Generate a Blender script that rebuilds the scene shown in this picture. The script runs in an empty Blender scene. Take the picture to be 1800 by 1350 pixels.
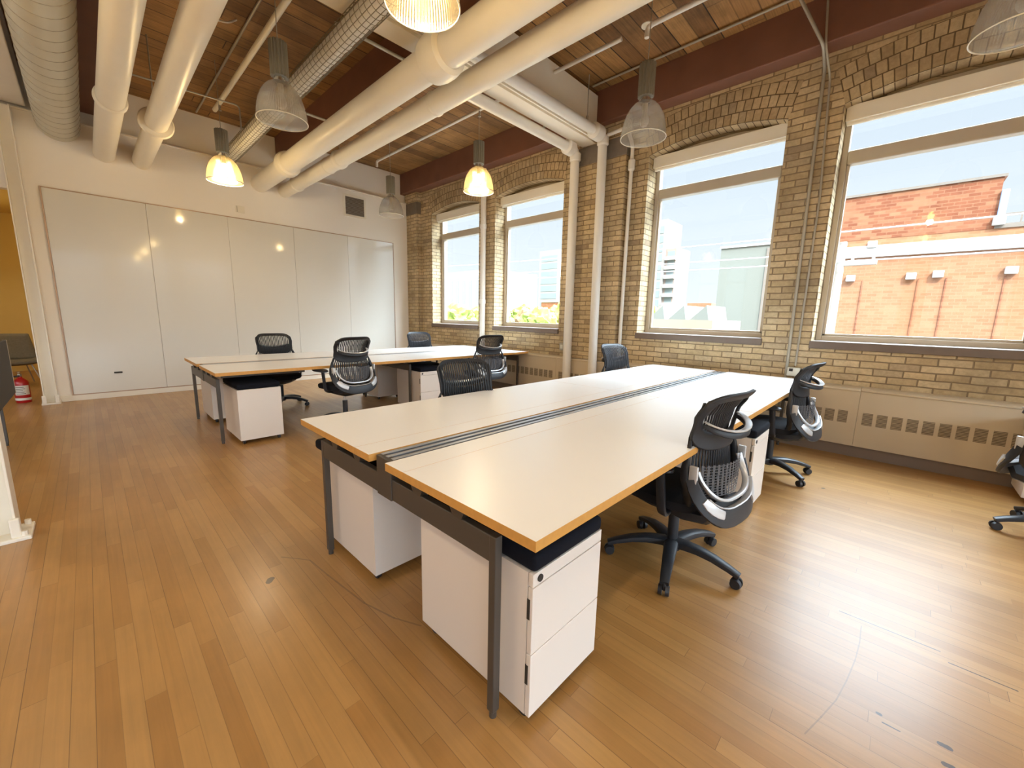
import bpy, bmesh, math, random
from mathutils import Vector, Matrix, noise
random.seed(7)
C = bpy.context.scene.collection
sc = bpy.context.scene
PI = math.pi

# ------------------------------------------------------------------ camera
cam_d = bpy.data.cameras.new('camera')
cam_d.sensor_width = 36.0
cam_d.lens = 14.1575
cam_d.clip_start = 0.05
cam_d.clip_end = 800
cam = bpy.data.objects.new('camera', cam_d)
C.objects.link(cam)
_F = Vector((math.cos(-0.165912) * math.cos(0.761590), math.cos(-0.165912) * math.sin(0.761590), math.sin(-0.165912)))
_r = _F.cross(Vector((0, 0, 1))).normalized()
_u = _r.cross(_F)
_ro = 0.022372
_R = _r * math.cos(_ro) + _u * math.sin(_ro)
_U = _u * math.cos(_ro) - _r * math.sin(_ro)
_m = Matrix((( _R.x, _U.x, -_F.x, 0.0), (_R.y, _U.y, -_F.y, 0.0), (_R.z, _U.z, -_F.z, 1.3222), (0, 0, 0, 1)))
cam.matrix_world = _m
sc.camera = cam

# ------------------------------------------------------------------ view, sky, sun
sc.view_settings.view_transform = 'Standard'
sc.view_settings.look = 'None'
sc.view_settings.exposure = 1.6
sc.view_settings.gamma = 1.0
sc.view_settings.use_curve_mapping = False
sc.cycles.use_denoising = True
sc.cycles.max_bounces = 10
sc.cycles.diffuse_bounces = 6
sc.cycles.glossy_bounces = 4
sc.cycles.transparent_max_bounces = 16
sc.cycles.sample_clamp_indirect = 6.0
sc.cycles.caustics_reflective = False
sc.cycles.caustics_refractive = False

SKY_FILL = 5.0      # added bright sky behind the viewer, fills the room through the back wall
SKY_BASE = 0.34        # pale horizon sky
SKY_BOOST = 18.0       # upper sky boosted beyond the visible part, to light the room
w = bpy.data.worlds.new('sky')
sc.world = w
w.use_nodes = True
nt = w.node_tree
nt.nodes.clear()
def WN(t, **kw):
    n = nt.nodes.new(t)
    for k, v in kw.items():
        setattr(n, k, v)
    return n
tc = WN('ShaderNodeTexCoord')
sep = WN('ShaderNodeSeparateXYZ'); nt.links.new(tc.outputs['Generated'], sep.inputs[0])
ramp = WN('ShaderNodeValToRGB')
cr = ramp.color_ramp
cr.elements[0].position = 0.0; cr.elements[0].color = (1.02, 1.08, 1.10, 1)
cr.elements[1].position = 1.0; cr.elements[1].color = (0.62, 0.76, 1.0, 1)
e = cr.elements.new(0.45); e.color = (0.74, 0.86, 1.02, 1)
nt.links.new(sep.outputs['Z'], ramp.inputs[0])
def SM(sock, lo, hi):
    n = WN('ShaderNodeMapRange', interpolation_type='SMOOTHSTEP'); n.inputs['From Min'].default_value = lo; n.inputs['From Max'].default_value = hi
    nt.links.new(sock, n.inputs[0]); return n.outputs[0]
def MU(a_, b_):
    n = WN('ShaderNodeMath', operation='MULTIPLY')
    nt.links.new(a_, n.inputs[0])
    if isinstance(b_, float): n.inputs[1].default_value = b_
    else: nt.links.new(b_, n.inputs[1])
    return n.outputs[0]
def AD(a_, v_):
    n = WN('ShaderNodeMath', operation='ADD'); nt.links.new(a_, n.inputs[0]); n.inputs[1].default_value = v_
    return n.outputs[0]
# added brightness in the upper sky, unseen above the window heads, lights the room
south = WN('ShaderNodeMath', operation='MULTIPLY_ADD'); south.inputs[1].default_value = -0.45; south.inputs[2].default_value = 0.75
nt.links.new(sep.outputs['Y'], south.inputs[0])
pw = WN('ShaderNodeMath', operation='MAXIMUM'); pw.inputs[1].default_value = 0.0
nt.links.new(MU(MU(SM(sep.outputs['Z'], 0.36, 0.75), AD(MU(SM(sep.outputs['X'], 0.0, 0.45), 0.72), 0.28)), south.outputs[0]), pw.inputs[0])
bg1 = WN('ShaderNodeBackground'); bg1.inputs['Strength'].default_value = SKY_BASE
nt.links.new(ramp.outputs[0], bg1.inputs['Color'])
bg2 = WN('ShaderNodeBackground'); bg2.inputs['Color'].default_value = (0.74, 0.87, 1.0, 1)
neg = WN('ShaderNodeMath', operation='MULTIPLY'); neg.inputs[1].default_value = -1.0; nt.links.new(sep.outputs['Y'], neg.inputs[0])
s2 = MU(MU(SM(sep.outputs['Z'], 0.0, 0.3), SM(neg.outputs[0], 0.4, 0.85)), SKY_FILL)
ml = WN('ShaderNodeMath', operation='MULTIPLY_ADD'); ml.inputs[1].default_value = SKY_BOOST
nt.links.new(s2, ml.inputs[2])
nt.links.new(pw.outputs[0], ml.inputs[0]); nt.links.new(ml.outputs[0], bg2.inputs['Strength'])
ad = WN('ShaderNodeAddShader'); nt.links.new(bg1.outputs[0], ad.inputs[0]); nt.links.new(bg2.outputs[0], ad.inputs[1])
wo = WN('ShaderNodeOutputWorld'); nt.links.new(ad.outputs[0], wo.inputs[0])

sun_d = bpy.data.lights.new('sun', 'SUN')
sun_d.energy = 2.0
sun_d.angle = 0.02
sun_d.color = (1.0, 0.95, 0.86)
sun = bpy.data.objects.new('sun', sun_d)
C.objects.link(sun)
sun.rotation_euler = Vector((0.62, 0.42, -0.66)).to_track_quat('-Z', 'Y').to_euler()

# ------------------------------------------------------------------ materials
def srgb(r, g, b):
    f = lambda c: (c / 255 / 12.92) if c / 255 <= 0.04045 else ((c / 255 + 0.055) / 1.055) ** 2.4
    return (f(r), f(g), f(b), 1.0)
class Mat:
    def __init__(s, name):
        s.m = bpy.data.materials.new(name); s.m.use_nodes = True
        s.nt = s.m.node_tree
        s.b = s.nt.nodes['Principled BSDF']; s.out = s.nt.nodes['Material Output']
    def n(s, t, ins=None, **kw):
        nd = s.nt.nodes.new(t)
        for k, v in kw.items(): setattr(nd, k, v)
        for k, v in (ins or {}).items(): s.put(nd.inputs[k], v)
        return nd
    def put(s, sock, v):
        if isinstance(v, bpy.types.NodeSocket): s.nt.links.new(v, sock)
        elif isinstance(v, bpy.types.Node): s.nt.links.new(v.outputs[0], sock)
        else: sock.default_value = v
    def math(s, op, a, b=None):
        nd = s.nt.nodes.new('ShaderNodeMath'); nd.operation = op
        s.put(nd.inputs[0], a)
        if b is not None: s.put(nd.inputs[1], b)
        return nd.outputs[0]
    def mix(s, f, a, b, mode='MIX'):
        nd = s.nt.nodes.new('ShaderNodeMix'); nd.data_type = 'RGBA'; nd.blend_type = mode
        s.put(nd.inputs[0], f); s.put(nd.inputs[6], a); s.put(nd.inputs[7], b)
        return nd.outputs[2]
    def xyz(s, x, y, z=0.0):
        nd = s.nt.nodes.new('ShaderNodeCombineXYZ')
        for i, v in enumerate((x, y, z)): s.put(nd.inputs[i], v)
        return nd.outputs[0]
    def coords(s, kind='Object'):
        tcn = s.nt.nodes.new('ShaderNodeTexCoord')
        sp = s.nt.nodes.new('ShaderNodeSeparateXYZ'); s.nt.links.new(tcn.outputs[kind], sp.inputs[0])
        return tcn.outputs[kind], sp.outputs[0], sp.outputs[1], sp.outputs[2]
    def set(s, **kw):
        for k, v in kw.items(): s.put(s.b.inputs[k.replace('_', ' ')], v)
        return s
    def bump(s, h, strength=0.3, dist=0.01):
        nd = s.nt.nodes.new('ShaderNodeBump'); nd.inputs['Strength'].default_value = strength; nd.inputs['Distance'].default_value = dist
        s.put(nd.inputs['Height'], h); s.nt.links.new(nd.outputs[0], s.b.inputs['Normal'])
def plain(name, col, rough=0.5, metal=0.0, var=0.06, scale=6.0, coat=0.0, spec=0.5):
    """a surface of one colour with slight procedural unevenness"""
    M = Mat(name)
    co, x, y, z = M.coords()
    nz = M.n('ShaderNodeTexNoise', {'Vector': co, 'Scale': scale, 'Detail': 4.0})
    dark = tuple(c * (1 - var) for c in col[:3]) + (1,)
    lite = tuple(min(1, c * (1 + var)) for c in col[:3]) + (1,)
    M.set(Base_Color=M.mix(nz.outputs[0], dark, lite), Roughness=rough, Metallic=metal)
    M.b.inputs['Specular IOR Level'].default_value = spec
    if coat:
        M.b.inputs['Coat Weight'].default_value = coat; M.b.inputs['Coat Roughness'].default_value = 0.08
    return M.m
def ramp_of(M, fac, stops):
    nd = M.nt.nodes.new('ShaderNodeValToRGB'); M.put(nd.inputs[0], fac)
    els = nd.color_ramp.elements
    els[0].position, els[0].color = stops[0]; els[1].position, els[1].color = stops[-1]
    for p, c in stops[1:-1]:
        q = els.new(p); q.color = c
    return nd.outputs[0]
def boards(name, wdt, length, stops, along, seam_col, rough, grain=0.25, seam=0.035, coat=0.0, bumpk=0.15, stains=0.0):
    """strip boards; along = axis the boards run"""
    M = Mat(name)
    co, x, y, z = M.coords()
    a, b = (y, x) if along == 'y' else (x, y)      # a runs along the board, b across
    row = M.math('FLOOR', M.math('DIVIDE', b, wdt))
    wn1 = M.n('ShaderNodeTexWhiteNoise', {'W': row}, noise_dimensions='1D')
    aa = M.math('ADD', a, M.math('MULTIPLY', wn1.outputs[0], 7.3))
    col = M.math('FLOOR', M.math('DIVIDE', aa, length))
    wn2 = M.n('ShaderNodeTexWhiteNoise', {'Vector': M.xyz(row, col)}, noise_dimensions='2D')
    base = ramp_of(M, wn2.outputs[0], stops)
    gv = M.xyz(M.math('MULTIPLY', a, 2.2), M.math('MULTIPLY', b, 55.0), M.math('MULTIPLY', wn2.outputs[0], 30.0))
    gn = M.n('ShaderNodeTexNoise', {'Vector': gv, 'Scale': 1.0, 'Detail': 5.0, 'Roughness': 0.6, 'Distortion': 0.6})
    g = ramp_of(M, gn.outputs[0], [(0.25, (1 - grain,) * 3 + (1,)), (0.7, (1.08, 1.06, 1.03, 1))])
    colr = M.mix(1.0, base, g, 'MULTIPLY')
    if stains:
        sn = M.n('ShaderNodeTexNoise', {'Vector': co, 'Scale': 1.3, 'Detail': 6.0, 'Roughness': 0.65})
        colr = M.mix(1.0, colr, ramp_of(M, sn.outputs[0], [(0.35, (1 - stains,) * 3 + (1,)), (0.6, (1.05, 1.05, 1.05, 1))]), 'MULTIPLY')
    fb = M.math('FRACT', M.math('DIVIDE', b, wdt)); fa = M.math('FRACT', M.math('DIVIDE', aa, length))
    sb = M.math('LESS_THAN', fb, seam); sa = M.math('LESS_THAN', fa, seam * wdt / length * 0.8)
    sm = M.math('MAXIMUM', sb, sa)
    wv = M.n('ShaderNodeTexWhiteNoise', {'Vector': M.xyz(row, M.math('ADD', col, 91.0))}, noise_dimensions='2D')
    colr = M.mix(M.math('MULTIPLY', sm, M.math('ADD', M.math('MULTIPLY', wv.outputs[0], 0.7), 0.3)), colr, seam_col)
    M.set(Base_Color=colr, Roughness=rough)
    if coat:
        M.b.inputs['Coat Weight'].default_value = coat; M.b.inputs['Coat Roughness'].default_value = 0.22
    M.bump(M.math('SUBTRACT', M.math('MULTIPLY', gn.outputs[0], 0.15), sm), bumpk, 0.004)
    return M.m
def bricks(name, stops, mortar, bw=0.215, rh=0.0685, ms=0.007, mode='yz', bumpk=0.6, wear=0.35, off=0.5, rough=0.85):
    """mode yz: wall coordinates (x+y along, z up); uv: from the mesh's uv map"""
    M = Mat(name)
    if mode == 'uv':
        co, x, y, z = M.coords('UV'); u, v = x, y
    else:
        co, x, y, z = M.coords(); u, v = M.math('ADD', x, y), z
    jn = M.n('ShaderNodeTexNoise', {'Vector': M.xyz(u, v), 'Scale': 7.0, 'Detail': 2.0})
    uj = M.math('ADD', u, M.math('MULTIPLY', M.math('SUBTRACT', jn.outputs[0], 0.5), 0.012))
    vj = M.math('ADD', v, M.math('MULTIPLY', M.math('SUBTRACT', jn.outputs[0], 0.5), 0.010))
    vec = M.xyz(uj, vj)
    bt = M.n('ShaderNodeTexBrick', {'Vector': vec, 'Scale': 1.0, 'Mortar Size': ms, 'Mortar Smooth': 0.35, 'Bias': 0.0,
                                     'Brick Width': bw, 'Row Height': rh, 'Color1': (0, 0, 0, 1), 'Color2': (1, 1, 1, 1), 'Mortar': (0.5, 0.5, 0.5, 1)})
    bt.offset = off
    row = M.math('FLOOR', M.math('DIVIDE', vj, rh))
    base = ramp_of(M, bt.outputs['Color'], stops)
    n1 = M.n('ShaderNodeTexNoise', {'Vector': vec, 'Scale': 28.0, 'Detail': 5.0, 'Roughness': 0.7})
    n2 = M.n('ShaderNodeTexNoise', {'Vector': vec, 'Scale': 1.6, 'Detail': 5.0, 'Roughness': 0.65})
    base = M.mix(1.0, base, ramp_of(M, n1.outputs[0], [(0.3, (0.80, 0.79, 0.78, 1)), (0.65, (1.06, 1.06, 1.05, 1))]), 'MULTIPLY')
    base = M.mix(1.0, base, ramp_of(M, n2.outputs[0], [(0.3, (1 - wear,) * 3 + (1,)), (0.6, (1.05, 1.05, 1.05, 1))]), 'MULTIPLY')
    colr = M.mix(bt.outputs['Fac'], base, mortar)
    M.set(Base_Color=colr, Roughness=rough)
    M.b.inputs['Specular IOR Level'].default_value = 0.2
    M.bump(M.math('SUBTRACT', M.math('MULTIPLY', n1.outputs[0], 0.3), bt.outputs['Fac']), bumpk, 0.008)
    return M.m
def thin_glass(name, tint=(0.96, 0.98, 0.98, 1), refl=0.06):
    M = Mat(name)
    tr = M.n('ShaderNodeBsdfTransparent', {'Color': tint})
    gl = M.n('ShaderNodeBsdfGlossy', {'Roughness': 0.02, 'Color': (1, 1, 1, 1)})
    nz = M.n('ShaderNodeTexNoise', {'Scale': 2.0})
    fr = M.n('ShaderNodeLayerWeight', {'Blend': 0.5})
    fac = M.math('ADD', M.math('MULTIPLY', M.math('POWER', fr.outputs['Facing'], 5.0), 0.5), M.math('ADD', M.math('MULTIPLY', nz.outputs[0], 0.005), 0.02))
    mixs = M.n('ShaderNodeMixShader'); M.put(mixs.inputs[0], fac)
    M.nt.links.new(tr.outputs[0], mixs.inputs[1]); M.nt.links.new(gl.outputs[0], mixs.inputs[2])
    M.nt.links.new(mixs.outputs[0], M.out.inputs[0])
    return M.m
def acrylic(name, tint, transl, k_t=0.45, k_g=0.25):
    """prismatic clear dome: see-through, glossy ribs, a little milkiness"""
    M = Mat(name)
    co, x, y, z = M.coords()
    ang = M.math('ARCTAN2', y, x)
    ribs = M.math('SINE', M.math('MULTIPLY', ang, 72.0))
    rings = M.math('SINE', M.math('MULTIPLY', z, 420.0))
    hgt = M.math('ADD', ribs, M.math('MULTIPLY', rings, 0.1))
    bp = M.n('ShaderNodeBump', {'Strength': 0.3, 'Distance': 0.003, 'Height': hgt})
    tr = M.n('ShaderNodeBsdfTransparent', {'Color': tint})
    gl = M.n('ShaderNodeBsdfGlossy', {'Roughness': 0.18, 'Color': (1, 1, 1, 1)}); M.nt.links.new(bp.outputs[0], gl.inputs['Normal'])
    tl = M.n('ShaderNodeBsdfTranslucent', {'Color': transl}); M.nt.links.new(bp.outputs[0], tl.inputs['Normal'])
    df = M.n('ShaderNodeBsdfDiffuse', {'Color': transl})
    m1 = M.n('ShaderNodeMixShader'); m1.inputs[0].default_value = 0.4
    M.nt.links.new(tl.outputs[0], m1.inputs[1]); M.nt.links.new(df.outputs[0], m1.inputs[2])
    m2 = M.n('ShaderNodeMixShader'); m2.inputs[0].default_value = k_g
    M.nt.links.new(m1.outputs[0], m2.inputs[1]); M.nt.links.new(gl.outputs[0], m2.inputs[2])
    m3 = M.n('ShaderNodeMixShader'); m3.inputs[0].default_value = k_t
    M.nt.links.new(m2.outputs[0], m3.inputs[1]); M.nt.links.new(tr.outputs[0], m3.inputs[2])
    M.nt.links.new(m3.outputs[0], M.out.inputs[0])
    return M.m
def emit(name, col, strength):
    M = Mat(name)
    nz = M.n('ShaderNodeTexNoise', {'Scale': 20.0})
    em = M.n('ShaderNodeEmission', {'Color': col, 'Strength': M.math('MULTIPLY', M.math('ADD', M.math('MULTIPLY', nz.outputs[0], 0.1), 0.95), strength)})
    M.nt.links.new(em.outputs[0], M.out.inputs[0])
    return M.m

m_floor = boards('maple_floor', 0.058, 0.85,
                 [(0.0, srgb(162, 119, 66)), (0.4, srgb(171, 129, 75)), (0.75, srgb(178, 137, 83)), (1.0, srgb(165, 122, 69))],
                 'y', srgb(112, 82, 50), 0.36, grain=0.10, coat=0.22, bumpk=0.06, stains=0.10)
def floor_marks(m):
    nt_ = m.node_tree; b_ = nt_.nodes['Principled BSDF']; src = b_.inputs['Base Color'].links[0].from_socket
    M = Mat.__new__(Mat); M.m = m; M.nt = nt_; M.b = b_
    co, x, y, z = M.coords(); nt_.links.remove(b_.inputs['Base Color'].links[0])
    wob = M.n('ShaderNodeTexNoise', {'Vector': co, 'Scale': 40.0, 'Detail': 3.0})
    col = src
    def seg(a, c, wd, dark, amt):
        nonlocal col
        ax, ay = a; dx, dy = c[0] - ax, c[1] - ay; L2 = dx * dx + dy * dy
        px, py = M.math('SUBTRACT', x, ax), M.math('SUBTRACT', y, ay)
        t = M.math('DIVIDE', M.math('ADD', M.math('MULTIPLY', px, dx), M.math('MULTIPLY', py, dy)), max(L2, 1e-9))
        t = M.math('MINIMUM', M.math('MAXIMUM', t, 0.0), 1.0)
        ex, ey = M.math('SUBTRACT', px, M.math('MULTIPLY', t, dx)), M.math('SUBTRACT', py, M.math('MULTIPLY', t, dy))
        d = M.math('SQRT', M.math('ADD', M.math('MULTIPLY', ex, ex), M.math('MULTIPLY', ey, ey)))
        k = M.math('MULTIPLY', M.math('LESS_THAN', d, M.math('MULTIPLY', M.math('ADD', wob.outputs[0], 0.5), wd)), amt)
        col = M.mix(k, col, dark)
    gap, scr = srgb(40, 28, 20), srgb(110, 84, 56)
    pts = [(2.243, -0.041), (2.11, -0.043), (1.983, -0.037), (1.84, -0.022), (1.709, -0.003), (1.59, 0.027), (1.482, 0.057)]
    for a, c in zip(pts, pts[1:]): seg(a, c, 0.0022, scr, 0.5)
    for a, c in (((2.292, 0.039), (2.354, -0.285)), ((1.716, -0.125), (1.712, -0.167)), ((2.236, -0.308), (2.172, -0.481))): seg(a, (a[0], c[1]), 0.0028, gap, 0.9)
    pts = [(0.60, 2.28), (0.66, 2.20), (0.698, 2.142), (0.715, 1.95), (0.751, 1.63), (0.80, 1.45), (0.858, 1.328)]
    for a, c in zip(pts, pts[1:]): seg(a, c, 0.004, scr, 0.55)
    for a, c, wd in (((1.755, -0.262), (1.755, -0.28), 0.009), ((1.678, -0.268), (1.68, -0.284), 0.009), ((1.748, -0.112), (1.748, -0.118), 0.006), ((0.49, 2.10), (0.50, 2.115), 0.016), ((2.62, 1.02), (2.63, 1.0), 0.006), ((4.0, 0.30), (4.01, 0.29), 0.01)): seg(a, c, wd, gap, 0.85)
    M.put(b_.inputs['Base Color'], col)
floor_marks(m_floor)
m_plank = boards('ceiling_planks', 0.2, 3.1,
                 [(0.0, srgb(138, 98, 58)), (0.35, srgb(168, 124, 74)), (0.65, srgb(188, 142, 86)), (1.0, srgb(150, 112, 72))],
                 'x', srgb(34, 22, 14), 0.75, grain=0.4, seam=0.06, bumpk=0.4, stains=0.42)
m_brick = bricks('buff_brick', [(0.0, srgb(192, 170, 134)), (0.45, srgb(206, 184, 146)), (0.85, srgb(214, 194, 158)), (1.0, srgb(168, 148, 122))], srgb(138, 120, 96))
m_arch = bricks('arch_brick', [(0.0, srgb(184, 162, 128)), (0.5, srgb(200, 178, 142)), (0.85, srgb(208, 188, 152)), (1.0, srgb(146, 128, 110))], srgb(106, 90, 70), bw=0.082, rh=0.118, ms=0.006, mode='uv', off=0.5)
m_beam = plain('stained_timber', srgb(124, 84, 68), 0.65, var=0.22, scale=3.0)
m_white = plain('white_wall_paint', srgb(242, 237, 228), 0.75, var=0.02, scale=2.0)
m_offw = plain('back_room_paint', srgb(222, 196, 120), 0.8, var=0.03)
m_trim = plain('white_trim_paint', srgb(236, 230, 216), 0.5, var=0.03)
m_pipe = plain('cream_pipe_paint', srgb(238, 231, 214), 0.38, var=0.03, scale=5.0)
m_pipe2 = plain('white_riser_paint', srgb(230, 226, 218), 0.42, var=0.04, scale=5.0)
m_radi = plain('cream_enamel', srgb(204, 190, 166), 0.42, var=0.02)
m_kick = plain('grey_kick', srgb(128, 112, 100), 0.6, var=0.08)
m_stone = plain('grey_stone', srgb(122, 112, 102), 0.8, var=0.2, scale=14)
m_sill = plain('slate_sill', srgb(120, 106, 96), 0.7, var=0.15, scale=9)
m_alum = plain('window_frame_paint', srgb(196, 184, 166), 0.4, metal=0.15, var=0.06)
m_galv = plain('galvanised_steel', srgb(206, 204, 190), 0.36, metal=0.35, var=0.10, scale=4.0)
m_steel = plain('dull_steel', srgb(172, 166, 152), 0.42, metal=0.35, var=0.1)
m_wire = plain('mesh_wire', srgb(128, 118, 96), 0.5, metal=0.3, var=0.1)
m_insul = plain('insulation_wrap', srgb(226, 222, 210), 0.6, var=0.1, scale=18)
m_grille = plain('recess_shade', srgb(104, 92, 78), 0.7, var=0.05)  # flat dark tone standing in for the shaded recess behind the louvres
m_dark = plain('dark_grille', srgb(48, 44, 40), 0.7, var=0.1)
m_louvre = plain('grille_bar', srgb(186, 170, 144), 0.55, var=0.05)
m_lam = plain('white_laminate', srgb(241, 240, 238), 0.30, var=0.012, scale=3.0)
m_edge = plain('ply_edge', srgb(206, 152, 78), 0.5, var=0.14, scale=40)
m_frame = plain('bronze_grey_metal', srgb(84, 78, 72), 0.42, metal=0.35, var=0.05)
m_rail = plain('trough_rail', srgb(176, 178, 182), 0.28, metal=0.4, var=0.04)
m_slot = plain('trough_floor', srgb(52, 52, 54), 0.5, var=0.06)
m_ped = plain('white_steel', srgb(226, 217, 208), 0.42, var=0.012, scale=3.0)
m_cush = plain('navy_cushion', srgb(17, 19, 28), 0.9, var=0.18, scale=90, spec=0.2)
m_black = plain('black_plastic', srgb(38, 40, 46), 0.45, var=0.1)
m_rib = plain('black_elastomer', srgb(30, 32, 38), 0.5, var=0.1)
m_fab = plain('black_seat_fabric', srgb(28, 29, 34), 0.85, var=0.2, scale=120, spec=0.25)
m_silver_sheen = plain('silver_and_sheen', srgb(208, 210, 214), 0.3, metal=0.35, var=0.04)  # also the painted sky sheen on the black chair ledges
m_net = plain('grey_net', srgb(82, 82, 86), 0.6, var=0.1)
m_chrome = plain('chrome', srgb(210, 210, 210), 0.15, metal=1.0, var=0.02)
m_board = plain('back_painted_glass', srgb(224, 222, 214), 0.7, var=0.006, scale=1.0, coat=0.55, spec=0.15)
m_bframe = plain('board_frame', srgb(176, 150, 128), 0.4, metal=0.4, var=0.05)
m_glass = thin_glass('window_glass')
m_shade = acrylic('clear_prismatic_acrylic', (0.95, 0.94, 0.92, 1), (0.62, 0.60, 0.55, 1), k_t=0.62, k_g=0.4)
m_rim = plain('acrylic_rim', srgb(232, 226, 208), 0.25, var=0.02)
m_shade_lit = acrylic('lit_prismatic_acrylic', (1.0, 0.94, 0.78, 1), (0.17, 0.14, 0.09, 1), k_t=0.60, k_g=0.2)  # lit copy of the shade, lamp warmth tinted into its colour
m_bulb = emit('lamp_filament_glow', (1.0, 0.72, 0.26, 1), 16.0)
m_bulb_off = plain('unlit_bulb', srgb(225, 222, 212), 0.3)
m_ball = plain('ballast_housing', srgb(142, 138, 126), 0.45, metal=0.55, var=0.06)
m_red = plain('extinguisher_red', srgb(178, 24, 30), 0.3, var=0.05, coat=0.4)
m_label = plain('paper_label', srgb(228, 226, 218), 0.6, var=0.04)
m_ink = plain('label_ink', srgb(70, 68, 66), 0.6)
m_lounge = plain('woven_lounge', srgb(120, 112, 92), 0.8, var=0.25, scale=40)

# ------------------------------------------------------------------ mesh helpers
class MB:
    def __init__(s): s.bm = bmesh.new(); s.uv = None
    def quad(s, pts, mi=0):
        f = s.bm.faces.new([s.bm.verts.new(p) for p in pts]); f.material_index = mi; return f
    def hexa(s, P, mi=0):
        v = [s.bm.verts.new(p) for p in P]
        for ix in ((0, 3, 2, 1), (4, 5, 6, 7), (0, 1, 5, 4), (1, 2, 6, 5), (2, 3, 7, 6), (3, 0, 4, 7)):
            f = s.bm.faces.new([v[i] for i in ix]); f.material_index = mi
        return s
    def box(s, x0, x1, y0, y1, z0, z1, mi=0):
        return s.hexa([(x0, y0, z0), (x1, y0, z0), (x1, y1, z0), (x0, y1, z0), (x0, y0, z1), (x1, y0, z1), (x1, y1, z1), (x0, y1, z1)], mi)
    def bbox(s, x0, x1, y0, y1, z0, z1, b=0.005, seg=2, mi=0):
        """bevelled box"""
        t = bmesh.new(); bmesh.ops.create_cube(t, size=1)
        for v in t.verts: v.co = ((x0 + x1) / 2 + v.co.x * (x1 - x0), (y0 + y1) / 2 + v.co.y * (y1 - y0), (z0 + z1) / 2 + v.co.z * (z1 - z0))
        bmesh.ops.bevel(t, geom=t.edges[:], offset=b, segments=seg, profile=0.5, affect='EDGES')
        s.merge(t, mi); return s
    def merge(s, t, mi=0, mat=None):
        mp = {}
        for v in t.verts: mp[v] = s.bm.verts.new(mat @ v.co if mat else v.co)
        for f in t.faces:
            try:
                g = s.bm.faces.new([mp[v] for v in f.verts]); g.material_index = mi; g.smooth = f.smooth
            except ValueError: pass
        t.free()
    def rings(s, rings, close=True, caps=True, mi=0):
        """loft a list of vertex rings"""
        R = [[s.bm.verts.new(p) for p in r] for r in rings]
        n = len(R[0])
        for a, b in zip(R, R[1:]):
            for i in range(n if close else n - 1):
                j = (i + 1) % n
                f = s.bm.faces.new((a[i], a[j], b[j], b[i])); f.material_index = mi
        if caps and close:
            for r in (R[0][::-1], R[-1]):
                f = s.bm.faces.new(r); f.material_index = mi
        return s
    def cyl(s, p0, p1, r, seg=20, r1=None, mi=0, caps=True):
        p0, p1 = Vector(p0), Vector(p1); d = (p1 - p0).normalized()
        a = d.orthogonal().normalized(); b = d.cross(a)
        r1 = r if r1 is None else r1
        ring = lambda p, q: [p + (a * math.cos(2 * PI * i / seg) + b * math.sin(2 * PI * i / seg)) * q for i in range(seg)]
        return s.rings([ring(p0, r), ring(p1, r1)], caps=caps, mi=mi)
    def tube(s, pts, r, seg=12, mi=0, closed=False, flat=None, up=None):
        """tube along pts; r number or list; flat=(rx,ry) elliptical/box-like section oriented by up"""
        P = [Vector(p) for p in pts]; n = len(P)
        out = []; prev = None
        for i in range(n):
            if closed: d = P[(i + 1) % n] - P[i - 1]
            else: d = P[min(i + 1, n - 1)] - P[max(i - 1, 0)]
            d.normalize()
            if up is not None:
                a = Vector(up) - d * d.dot(Vector(up))
                a = a.normalized() if a.length > 1e-6 else d.orthogonal().normalized()
            elif prev is None: a = d.orthogonal().normalized()
            else:
                a = prev - d * prev.dot(d)
                a = a.normalized() if a.length > 1e-6 else d.orthogonal().normalized()
            prev = a; b = d.cross(a)
            rr = r[i] if isinstance(r, (list, tuple)) else r
            ra, rb = (rr, rr) if flat is None else ((flat[0] * rr, flat[1] * rr))
            ring = []
            for k in range(seg):
                t = 2 * PI * k / seg
                ca, sa = math.cos(t), math.sin(t)
                if flat is not None:   # squarish section
                    ca = math.copysign(abs(ca) ** 0.5, ca); sa = math.copysign(abs(sa) ** 0.5, sa)
                ring.append(P[i] + a * ca * ra + b * sa * rb)
            out.append(ring)
        if closed: out.append(out[0]); return s.rings(out, caps=False, mi=mi)
        return s.rings(out, mi=mi)
    def lathe(s, prof, seg=32, cx=0, cy=0, mi=0, caps=False):
        return s.rings([[(cx + r * math.cos(2 * PI * i / seg), cy + r * math.sin(2 * PI * i / seg), z) for i in range(seg)] for r, z in prof], caps=caps, mi=mi)
    def grid(s, fn, nu, nv, mi=0):
        V = [[s.bm.verts.new(fn(i / nu, j / nv)) for j in range(nv + 1)] for i in range(nu + 1)]
        for i in range(nu):
            for j in range(nv):
                f = s.bm.faces.new((V[i][j], V[i + 1][j], V[i + 1][j + 1], V[i][j + 1])); f.material_index = mi
        return s
    def build(s, name, mat, parent=None, smooth=False, solid=0.0, sub=0, weld=False, offset=0.0, recalc=True):
        if weld: bmesh.ops.remove_doubles(s.bm, verts=s.bm.verts[:], dist=1e-5)
        if recalc: bmesh.ops.recalc_face_normals(s.bm, faces=s.bm.faces[:])
        me = bpy.data.meshes.new(name); s.bm.to_mesh(me); s.bm.free()
        for m in (mat if isinstance(mat, (list, tuple)) else [mat]): me.materials.append(m)
        if smooth:
            for p in me.polygons: p.use_smooth = True
            try: me.set_sharp_from_angle(angle=math.radians(38))
            except Exception: pass
        o = bpy.data.objects.new(name, me); C.objects.link(o)
        if parent is not None: o.parent = parent
        if solid:
            md = o.modifiers.new('solid', 'SOLIDIFY'); md.thickness = solid; md.offset = offset
        if sub:
            md = o.modifiers.new('sub', 'SUBSURF'); md.levels = sub; md.render_levels = sub
        return o
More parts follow.
